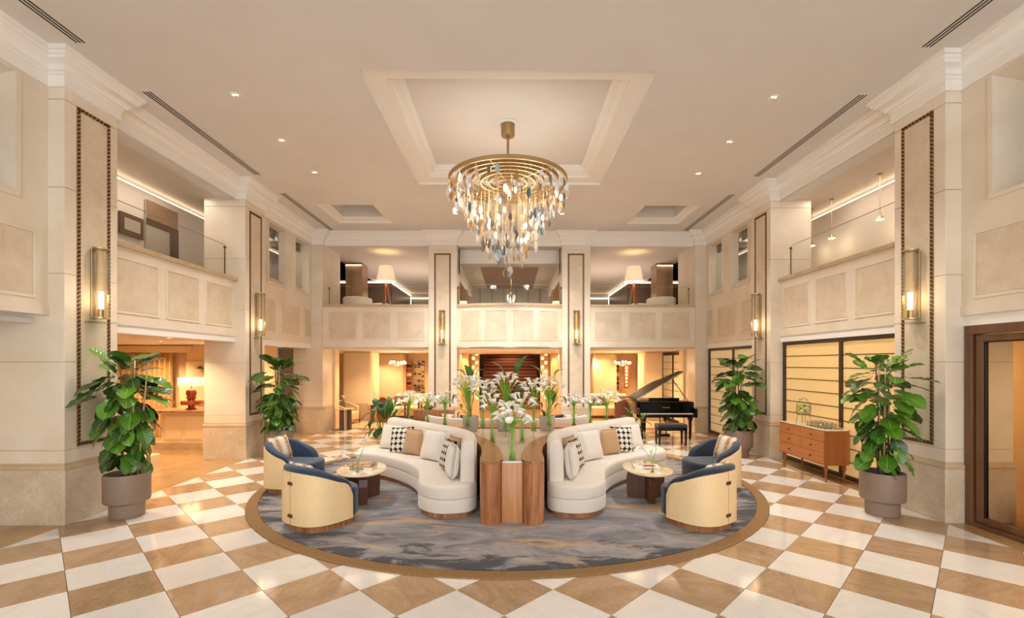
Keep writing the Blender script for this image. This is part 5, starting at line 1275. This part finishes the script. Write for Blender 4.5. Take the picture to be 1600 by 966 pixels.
# small chandeliers
for s in (-1, 1):
    x, y = (-4.03, 17.0) if s < 0 else (4.08, 17.0)
    t = thing('small_chandelier', f'small branching chandelier with white glass petals in the {side[s]} rear lounge', 'chandelier', (x, y, 2.0))
    M().tube([(0, 0, .42), (0, 0, -.03)], .006, 6).build('rod', 'brass', t); M().sphere((0, 0, -.05), .04, 12, 8).build('hub', 'brass', t, smooth=True); M().lathe([(.0001, .40), (.05, .40), (.05, .42), (.0001, .42)], n=16).build('ceiling_cup', 'brass', t)
    for k in range(7):
        a = 2*pi*k/7; M().tube([(0, 0, -.04), (cos(a)*.16, sin(a)*.16, -.05), (cos(a)*.26, sin(a)*.26, .0)], .006, 5).build('arm', 'brass', t)
        M().lathe([(.0001, -.01), (.02, .0), (.042, .04), (.015, .085)], (cos(a)*.27, sin(a)*.27, .03*(k%2)-.015), 6).build('petal_shade', 'bulb_soft', t, smooth=True)
    light('POINT', 'small_chandelier_light', (x, y, 1.85), 22, (1, .72, .42), .15)

# ================================================================== LEFT SIDE: RECEPTION
cw = thing('curtain', 'gold pleated curtain along the back of the left reception area', 'curtain', (-10.6, 13.0, 0))
def cur(x0, x1, y, z0, z1, n):
    m_ = M(); m_.grid(lambda u, v: (x0+(x1-x0)*u, y+.06*sin(u*n*2*pi)+.02*sin(u*n*4*pi+1), z0+(z1-z0)*v), n*8, 1); return m_
cur(-12.6, -9.25, 13.0, .01, 2.30, 24).build('drape', 'curtain_gold', cw, world=True, smooth=True); M().cbox(-13.0, -8.6, 12.7, 13.1, 2.30, 2.48, .01).build('pelmet', 'warm_wall', cw, world=True)
blk(-13.4, -8.8, 13.2, 13.3, 0, 2.5, 'warm_wall'); blk(-8.8, -6.4, 12.9, 13.1, 0, 2.5, 'warm_wall')
rd = thing('reception_desk', 'panelled stone reception desk behind the second left pier', 'desk', (-7.3, 11.5, 0))
M().cbox(-8.3, -6.45, 11.05, 11.7, 0, .16, .01).build('plinth', 'cap_stone', rd, world=True); M().cbox(-8.2, -6.45, 11.15, 11.7, .16, .82, .005).build('body', 'warm_stone', rd, world=True)
M().cbox(-8.4, -6.42, 11.02, 11.75, .86, .90, .008).build('top', 'walnut_amber', rd, world=True); M().cbox(-8.25, -6.45, 11.10, 11.7, .82, .86, .004).build('band', 'ivory', rd, world=True)
for a, b in ((-8.1, -7.72), (-7.62, -7.1), (-7.0, -6.55)): M().cbox(a, b, 11.135, 11.155, .22, .76, .008).build('panel', 'warm_wall', rd, world=True)
r2 = thing('reception_counter', 'stone reception counter behind the nearest left potted fig', 'desk', (-7.2, 8.8, 0))
M().cbox(-7.6, -6.92, 8.3, 9.40, 0, .22, .01).build('plinth', 'warm_stone', r2, world=True); M().cbox(-7.6, -7.12, 8.3, 9.3, .22, 1.1, .005).build('body', 'warm_stone', r2, world=True); M().cbox(-7.65, -7.05, 8.25, 9.35, 1.1, 1.14, .008).build('top', 'walnut_amber', r2, world=True)
tl = thing('table_lamp', 'table lamp with turned reddish wood base and drum shade on the reception desk', 'lamp', (-7.62, 11.35, .90))
M().lathe([(.0001, 0), (.11, 0), (.11, .02), (.07, .04), (.07, .10), (.22, .12), (.22, .21), (.08, .22), (.08, .25), (.11, .28), (.09, .32), (.115, .38), (.10, .46), (.05, .50), (.02, .52), (.02, .56), (.0001, .56)], n=28).build('base', 'lamp_wood', tl, autos=True)
M().lathe([(.27, .56), (.27, .76)], n=32).build('lamp_shade', 'shade_glow', tl, smooth=True, solid=.004); light('POINT', 'table_lamp_light', (-7.62, 11.35, 1.58), 5, (1, .75, .45), .2)
nch = M().cbox(-8.75, -7.6, 12.80, 12.88, 1.0, 2.06, .01).build('lit_niche', 'warm_wall', None); tag(nch, 'lit pale niche panel on the wall above the reception lamp', 'wall panel')
sh = thing('wall_sconce', 'dark shaded sconce on the lit niche above the reception lamp', 'wall light', (-8.3, 12.7, 1.88)); M().lathe([(.10, -.02), (.0001, .06)], n=16).build('shade', 'upper_dark', sh); M().tube([(0, 0, .03), (0, .1, .03)], .008, 6).build('bracket', 'brass', sh)

# ================================================================== REAR LOUNGE FURNITURE
def easy(label, x, y, rz, w=.8, cush=None):
    t = thing('lounge_chair', label, 'armchair', (x, y, .0), rz); hw = w/2
    M().cbox(-.38, .40, -hw+.08, hw-.08, .16, .42, .05).build('seat', 'beige_fabric', t, autos=True)
    P = spline([(.38, -hw+.03), (.1, -hw), (-.25, -hw+.02), (-.40, -hw+.15), (-.43, 0), (-.40, hw-.15), (-.25, hw-.02), (.1, hw), (.38, hw-.03)], 4); n = len(P); R = []
    for i, (a, b) in enumerate(P):
        k = abs(i-(n-1)/2)/((n-1)/2); zt = .78-.22*k**2; d = Vector((a+.02, b)).normalized(); R.append([(a, b, .14), (a, b, zt-.02), (a-d.x*.05, b-d.y*.05, zt), (a-d.x*.10, b-d.y*.10, zt-.02), (a-d.x*.10, b-d.y*.10, .14)])
    M().rings(R).build('backrest', 'beige_fabric', t, autos=True)
    for sx in (-.34, .36):
        for sy in (-1, 1): M().tube([(sx, sy*(hw-.05), 0), (sx, sy*(hw-.03), .55 if sx > 0 else .2)], .018, 6).build('leg', 'dark_walnut', t)
    return t
easy('cream lounge chair with dark legs in the left rear lounge', -5.5, 15.65, radians(-20))
cushion('dark patterned cushion on the cream lounge chair in the left rear lounge', 'dark_print', (-5.62, 15.7, .43), (.9, -.4), .45, .33, .12, .2)
def ped(label, x, y, z=.62, mt='dark_walnut', r=.27):
    t = thing('side_table', label, 'side table', (x, y, 0)); M().lathe([(.0001, z), (r, z), (r, z+.02), (.0001, z+.02)], n=28).build('top', 'onyx_top', t, autos=True)
    for a in (0, 2.1, 4.2): M().tube([(cos(a)*r*.55, sin(a)*r*.55, 0), (cos(a)*r*.55, sin(a)*r*.55, z)], .05, 10).build('leg', mt, t)
    M().lathe([(.0001, 0), (.09, 0), (.09, z), (.0001, z)], n=16).build('column', 'brass', t); return t
ped('pedestal side table in front of the cream lounge chair, left rear', -4.98, 14.3); ped('pedestal side table with lilies before the left rear stone column', -4.55, 16.0)
for x, y in ((-4.55, 16.0), (-4.98, 14.3)):
    t = thing('bud_vase', 'tiny clear vase of white lilies on the rear pedestal table ' + ('before the column' if y > 15 else 'by the lounge chair'), 'vase', (x, y, .64)); M().lathe([(.0001, .0), (.02, .0), (.02, .14)], n=10).build('glass', 'glass', t, smooth=True)
    for k in range(3): a = 2*k; M().tube([(0, 0, .01), (cos(a)*.05, 0, .3)], .004, 4).build('stem', 'stem_green', t); lily(t, (cos(a)*.05, 0, .3), (cos(a)*.4, -.2, 1), .9)
br = M().prism(ccw([(-5.9, 14.55), (-2.4, 14.55), (-2.4, 16.35), (-5.9, 16.35)]), .0, .012).build('rug', 'beige_rug'); tag(br, 'beige rectangular rug under the left rear lounge', 'rug')
br = M().prism(ccw([(2.4, 14.55), (5.2, 14.55), (5.2, 16.35), (2.4, 16.35)]), .0, .012).build('rug', 'beige_rug'); tag(br, 'beige rectangular rug under the right rear lounge', 'rug')
def banq(label, x0, x1, y, s):
    t = thing('banquette_sofa', label, 'sofa', ((x0+x1)/2, y, .012)); c_ = (x0+x1)/2
    M().cbox(x0, x1, y-.45, y+.35, .10, .42, .05).build('seat', 'beige_fabric', t, world=True, autos=True); M().cbox(x0, x1, y+.2, y+.42, .10, .86, .06).build('backrest', 'beige_fabric', t, world=True, autos=True)
    for x in (x0-.1, x1-.02): M().cbox(x, x+.12, y-.45, y+.40, .10, .62, .05).build('armrest', 'beige_fabric', t, world=True, autos=True)
    M().box(x0, x1, y-.38, y+.35, .012, .10).build('plinth', 'dark_walnut', t, world=True); return t
banq('cream banquette sofa in the left rear lounge', -4.35, -2.35, 17.6, -1); banq('cream banquette sofa in the right rear lounge', 2.6, 4.45, 17.6, 1)
for x, lab in ((-4.0, 'left end of the left rear banquette'), (-2.72, 'right end of the left rear banquette'), (3.28, 'left end of the right rear banquette'), (4.2, 'right end of the right rear banquette')):
    cushion(f'dark patterned cushion at the {lab}', 'dark_print', (x, 17.35, .44), (0, -1), .52, .36, .13, .2)
def rtab(label, x, y, r=.45):
    t = thing('round_table', label, 'table', (x, y, .012)); M().lathe([(.0001, .68), (r, .68), (r, .71), (.0001, .71)], n=32).build('top', 'onyx_top', t, autos=True)
    for k in range(4): a = pi/4+pi/2*k; M().cbox(cos(a)*r*.6-.03, cos(a)*r*.6+.03, sin(a)*r*.6-.03, sin(a)*r*.6+.03, 0, .68, .005).build('leg', 'dark_walnut', t)
rtab('round pale topped table before the left rear banquette', -3.35, 16.4, .55); rtab('round pale topped table before the right rear banquette', 3.95, 16.4, .5)
def oval(label, x, y, rz):
    t = thing('dining_chair', label, 'chair', (x, y, .012), rz)
    b = M(); P = [(.27*cos(2*pi*i/28), .46+.42*(sin(2*pi*i/28) if sin(2*pi*i/28) > 0 else .9*sin(2*pi*i/28))) for i in range(28)]
    b.rings([[(-.02+.05*abs(p[0]/.27)**2, p[0], p[1]+.05) for p in P], [(.01+.05*abs(p[0]/.27)**2, p[0], p[1]+.05) for p in P]]); b.build('backrest', 'terracotta_wood', t, autos=True)
    M().lathe([(.0001, .40), (.25, .40), (.27, .43), (.25, .47), (.0001, .48)], (.25, 0, 0), 24).build('seat', 'beige_fabric', t, smooth=True)
    for sx in (.08, .42):
        for sy in (-.16, .16): M().tube([(sx, sy, 0), (sx, sy, .42)], .018, 6).build('leg', 'dark_walnut', t)
oval('round backed reddish wood chair behind the left leafy plant', -3.95, 14.75, radians(70)); oval('round backed reddish wood chair behind the right curved sofa', 3.38, 13.9, radians(85))
ct = thing('low_sideboard', 'low walnut console with a bowl behind the lily vases on the left', 'cabinet', (-1.95, 11.8, 0))
M().cbox(-2.35, -1.38, 11.55, 11.95, .42, .86, .008).build('body', 'walnut_amber', ct, world=True); M().box(-2.34, -1.39, 11.54, 11.55, .63, .64).build('drawer_gap', 'rope_dark', ct, world=True)
for x in (-2.3, -1.43): M().cbox(x-.02, x+.02, 11.58, 11.92, 0, .42, .004).build('leg', 'dark_walnut', ct, world=True)
bw = thing('bowl', 'shallow dark bowl of green succulents on the low walnut console', 'bowl', (-2.02, 11.74, .86)); M().lathe([(.0001, 0), (.06, 0), (.17, .06), (.165, .065), (.06, .012), (.0001, .012)], n=24).build('dish', 'bowl_metal', bw, smooth=True)
for k in range(9): a = k*2.4; M().sphere((cos(a)*.07, sin(a)*.05, .07), .04, 8, 6).build('succulent', 'stem_dark', bw, smooth=True)
# cream curved sofa that backs on to the far side of the table
rs = thing('curved_sofa', 'cream curved sofa turned away, against the far side of the central table', 'sofa', (-.05, 10.2, 0))
P = spline([(-1.95, 10.95), (-1.82, 10.45), (-1.35, 10.02), (-.7, 9.80), (-.05, 9.74), (.6, 9.80), (1.25, 10.02), (1.72, 10.45), (1.85, 10.95)], 6); n = len(P); R = []
for i, (a, b) in enumerate(P):
    d = (Vector((-.05, 11.4))-Vector((a, b))).normalized(); k = abs(i-(n-1)/2)/((n-1)/2); zt = .84-(.10*max(0, (k-.8)/.2)**2); q = lambda o: (a+d.x*o, b+d.y*o)
    R.append([(*q(0), .06), (*q(0), zt-.06), (*q(.03), zt-.01), (*q(.10), zt), (*q(.17), zt-.03), (*q(.19), zt-.10), (*q(.2), .06)])
M().rings(R).build('backrest', 'linen_cream', rs, world=True, autos=True)
so = [(P[i][0]+((-.05-P[i][0])*.05), P[i][1]+.10) for i in range(n)]; M().prism(ccw(so+[(1.3, 11.2), (.6, 10.75), (-.05, 10.62), (-.7, 10.75), (-1.4, 11.2)]), .08, .43, .04, 2).build('seat', 'linen_cream', rs, world=True, autos=True)
cushion('pale round cushion on the turned sofa behind the left vases', 'ikat_print', (-1.28, 10.42, .55), (.4, .9), .44, .34, .14, .1); cushion('black cushion on the turned sofa behind the left pale planter', 'black_matte', (-.86, 10.2, .55), (.2, .97), .4, .34, .12, .1)
cushion('black cushion on the turned sofa behind the right pale planter', 'black_matte', (.98, 10.3, .55), (-.2, .97), .42, .34, .12, .1); cushion('pale cushion on the turned sofa behind the right pale planter', 'ikat_print', (1.3, 10.5, .55), (-.3, .95), .44, .32, .14, .1)

# ================================================================== UPPER FLOOR
uw = struct('wall_upper', 'plaster walls with a glowing cove line on the upper floor', 'wall')
for s in (-1, 1):
    M().box(s*7.10, s*7.2, -3, 19.7, 3.0, 5.36).build('wall_panel', 'upper_wall' if True else '', uw); M().box(s*7.16, s*7.2, -3, 19.7, 5.36, 5.46).build('cove_back', 'upper_wall', uw)
    M().box(s*7.13, s*7.15, -3, 19.6, 5.365, 5.385).build('cove_strip', 'cove_glow', uw)
    M().box(s*7.06, s*7.1, 12.5, 19.6, 3.0, 5.33).build('brown_panel', 'upper_brown', uw)
    a, b = sorted((s*7.1, s*4.95)); M().box(a, b, 19.6, 19.7, 3.0, 5.34).build('wall_panel', 'upper_dark', uw); M().box(a, b, 19.58, 19.60, 5.345, 5.375).build('cove_strip', 'cove_glow', uw); M().box(a, b, 19.66, 19.7, 5.38, 5.46).build('cove_back', 'upper_wall', uw)
    M().box(s*4.93, s*5.0, 19.7, 23.4, 3.0, 5.34).build('wall_panel', 'upper_dark', uw); M().box(s*4.91, s*4.93, 19.6, 23.4, 5.345, 5.375).build('cove_strip', 'cove_glow', uw)
    a, b = sorted((s*4.9, s*2.2)); M().box(a, b, 23.4, 23.5, 3.0, 5.46).build('wall_panel', 'upper_grey', uw); M().box(a, b, 23.36, 23.39, 5.22, 5.25).build('cove_strip', 'cove_glow', uw)
    M().box(s*1.62, s*1.52, 14.1, 19.0, 4.7, 5.46).build('void_beam', 'plaster_white', uw)
    light('AREA', 'upper_lamp', (s*6.5, 8.3, 5.43), 13, (1, .85, .7), .5, (0, 0, 0), 3.0); light('AREA', 'upper_lamp', (s*3.6, 17.5, 3.3), 34, (1, .78, .66), 2.2, (pi, 0, 0), 2.5); light('AREA', 'upper_lamp', (s*5.6, 16.8, 5.40), 30, (1, .80, .62), 1.0, (0, 0, 0), 1.5)
    light('AREA', 'upper_lamp', (s*6.5, 12.4, 5.43), 8, (1, .85, .7), .4, (0, 0, 0), 1.6)
    # mirror clad column
    c_ = thing('mirror_column', f'bronze mirror clad column on the {side[s]} upper floor', 'column', (s*5.35, 16.6, 3.03)); a, b = sorted((s*5.63, s*5.06)); M().cbox(a, b, 16.2, 16.85, 3.03, 5.46, .004).build('cladding', 'mirror_bronze', c_, world=True)
    # floor lamp with tripod
    fl_ = thing('floor_lamp', f'tripod floor lamp with large white shade on the {side[s]} upper floor', 'lamp', (s*3.84+.02, 14.6, 3.03))
    M().lathe([(.30, 1.50), (.20, 1.98)], n=32).build('lamp_shade', 'shade_linen', fl_, smooth=True, solid=.004); M().lathe([(.0001, 1.505), (.295, 1.505)], n=32).build('diffuser', 'shade_under', fl_)
    for k in range(3): a = 2*pi*k/3+.5; M().tube([(0, 0, 1.5), (cos(a)*.30, sin(a)*.30, 0)], .022, 8).build('leg', 'lamp_wood', fl_)
    M().sphere((0, 0, 1.46), .04, 10, 8).build('joint', 'brass', fl_, smooth=True); light('POINT', 'floor_lamp_light', (s*3.84+.02, 14.6, 4.75), 2, (1, .78, .5), .1)
    for k, (x, y, w_) in enumerate(((5.0, 15.4, .8), (4.15, 15.25, .75))):
        t = thing('tub_chair', f'cream tub chair on the {side[s]} upper floor, {("beside the mirror column", "below the floor lamp")[k]}', 'armchair', (s*x, y, 3.03), radians(90+s*20))
        P = spline([(.3, -w_/2), (-.1, -w_/2), (-.38, -.2), (-.38, .2), (-.1, w_/2), (.3, w_/2)], 4); R = []
        hh = 1.12 if k == 0 else .88
        for a, b in P: d = Vector((a, b)).normalized(); R.append([(a, b, .1), (a, b, hh-.04), (a-d.x*.06, b-d.y*.06, hh), (a-d.x*.11, b-d.y*.11, hh-.05), (a-d.x*.11, b-d.y*.11, .1)])
        M().rings(R).build('backrest', 'linen_white', t, autos=True); M().cbox(-.3, .3, -.28, .28, .1, .48, .04).build('seat', 'linen_white', t, autos=True)
    # lamps and mirror posts seen through the centre bay
    mp = thing('mirror_column', f'dark mirror column beyond the void, {side[s]} of centre', 'column', (s*1.78, 17.5, 3.03)); a, b = sorted((s*1.55, s*1.92)); M().cbox(a, b, 17.2, 17.6, 3.03, 5.0, .004).build('cladding', 'mirror_bronze', mp, world=True)
    tl = thing('table_lamp', f'lamp with glowing square shade beyond the {side[s]} side of the centre balcony', 'lamp', (s*1.66, 16.4, 3.9)); M().lathe([(.20, .02), (.17, .26)], n=24).build('lamp_shade', 'shade_glow', tl, smooth=True, solid=.003); M().tube([(0, 0, -.87), (0, 0, .1)], .015, 6).build('stem', 'brass', tl); M().lathe([(.0001, -.87), (.12, -.87), (.12, -.85), (.0001, -.85)], n=16).build('base', 'brass', tl)
M().box(-1.52, 1.52, 14.35, 14.5, 5.05, 5.46).build('bulkhead', 'plaster_white', uw); M().box(-1.6, 1.6, 14.5, 19.2, 5.05, 5.08).build('bulkhead_soffit', 'upper_wall', uw)
M().box(-.92, .92, 14.9, 19.1, 5.035, 5.05).build('soffit_panel', 'mirror_side', uw)
M().box(-2.2, 2.2, 19.2, 19.3, 3.0, 5.1).build('far_panel_wall', 'upper_grey', uw)
for k in range(9): M().box(-2.2+k*.49, -2.2+k*.49+.012, 19.18, 19.2, 3.0, 5.05).build('panel_joint', 'upper_dark', uw)
light('AREA', 'upper_lamp', (0, 16.8, 4.95), 26, (1, .86, .7), 1.2, (0, 0, 0))
# left upper wall: dark doorway and framed hatch; right: three pendants
dk = struct('door_2', 'dark doorway on the left upper floor with bronze header', 'door', (-7.09, 9.5, 3.03))
M().box(-7.09, -7.06, 9.22, 10.10, 3.03, 5.2).build('doorway_panel', 'upper_grey', dk, world=True); M().box(-7.06, -7.05, 9.22, 10.10, 4.72, 4.84).build('header', 'upper_dark', dk, world=True); M().box(-7.06, -7.045, 9.86, 10.10, 3.03, 4.72).build('leaf_panel', 'upper_dark', dk, world=True); M().box(-7.06, -7.045, 9.24, 10.08, 4.84, 5.2).build('upper_panel', 'mirror_side', dk, world=True)
hf = thing('wall_frame', 'dark rectangular frame with grey pane on the left upper wall', 'picture', (-7.08, 8.9, 4.6)); M().cbox(-7.09, -7.05, 8.60, 9.15, 4.38, 4.78, .004).build('frame', 'upper_dark', hf, world=True); M().box(-7.05, -7.045, 8.69, 9.06, 4.47, 4.69).build('pane', 'upper_grey', hf, world=True)
pn_ = [fz_ for fz_ in ((1375, 272, 340), (1299.5, 311, 370), (1268.5, 327, 382))]
for k, (a, b, c_) in enumerate(pn_):
    r_ = inv(a, b, 1.0)-Vector((CAMX, 0, 2)); tt = (5.46-2)/r_.z; x, y = CAMX+r_.x*tt, r_.y*tt; zb = 2+(CY-c_)/FPX*y
    t = thing('pendant_lamp', f'small pendant lamp on a thin cord above the right balcony, {("nearest", "middle", "farthest")[k]} of three', 'pendant', (x, y, zb))
    M().tube([(0, 0, .05), (0, 0, 5.46-zb)], .006, 6).build('cord', 'brass', t); M().lathe([(.0001, 5.44-zb), (.05, 5.44-zb), (.03, 5.46-zb), (.0001, 5.46-zb)], n=16).build('ceiling_cup', 'brass', t)
    M().lathe([(.015, .10), (.02, .05), (.06, .0), (.068, -.02)], n=20).build('shade', 'brass', t, smooth=True); M().lathe([(.0001, -.035), (.045, -.03), (.062, -.012), (.0001, -.005)], n=16).build('bulb', 'bulb_glow', t, smooth=True)
    light('POINT', 'pendant_light', (x, y, zb-.08), 1.3, (1, .82, .6), .04)
# glass balustrades
def rail(label, pts, z0, z1, clamps):
    t = thing('glass_balustrade', label, 'balustrade', (pts[0][0], pts[0][1], z0)); m_ = M()
    m_.rings([[(x-.005, y-.005, z0), (x+.005, y+.005, z0), (x+.005, y+.005, z1), (x-.005, y-.005, z1)] for x, y in pts]); m_.build('pane', 'glass_rail', t, world=True)
    e = M(); e.rings([[(x-.007, y-.007, z1), (x+.007, y+.007, z1), (x+.007, y+.007, z1+.006), (x-.007, y-.007, z1+.006)] for x, y in pts]); e.build('top_edge', 'upper_grey', t, world=True)
    for (x, y) in clamps: M().sphere((x, y, z1-.05), .028, 10, 8).build('clamp', 'bronze_clasp', t, world=True, smooth=True); M().box(x-.008, x+.008, y-.008, y+.008, z0, z1-.05).build('end_edge', 'upper_dark', t, world=True)
for s in (-1, 1):
    rail(f'clear glass balustrade above the {side[s]} balcony front', [(s*5.84, 6.70), (s*5.84, 9.72)], 3.79, 4.44, [(s*5.84, 9.72)])
    rail(f'clear glass balustrade above the far balcony, {side[s]} bay', [(s*5.24, 13.74), (s*2.36, 13.74)], 3.70, 4.24, [(s*5.24, 13.74)])
rail('curved glass balustrade above the bowed centre balcony', [(x, bow(x)+.12) for x in xs_], 3.70, 4.24, [(-1.49, 13.66), (1.49, 13.66)])
cl = thing('crystal_pendant', 'small cluster of clear crystal drops hanging beyond the centre balcony', 'pendant', (0.05, 16.5, 4.4)); M().tube([(0, 0, .0), (0, 0, .63)], .006, 5).build('cord', 'brass', cl)
for k in range(7): a = k*.9; M().lathe([(.0001, -.22), (.03, -.16), (.018, -.06), (.0001, 0)], (cos(a)*.13, sin(a)*.13, .02-.06*(k % 3)), 8).build('drop', 'bulb_soft' if k % 2 else 'crystal_clear', cl, smooth=True); M().tube([(0, 0, .1), (cos(a)*.13, sin(a)*.13, .02-.06*(k % 3))], .002, 3).build('wire', 'brass', cl)
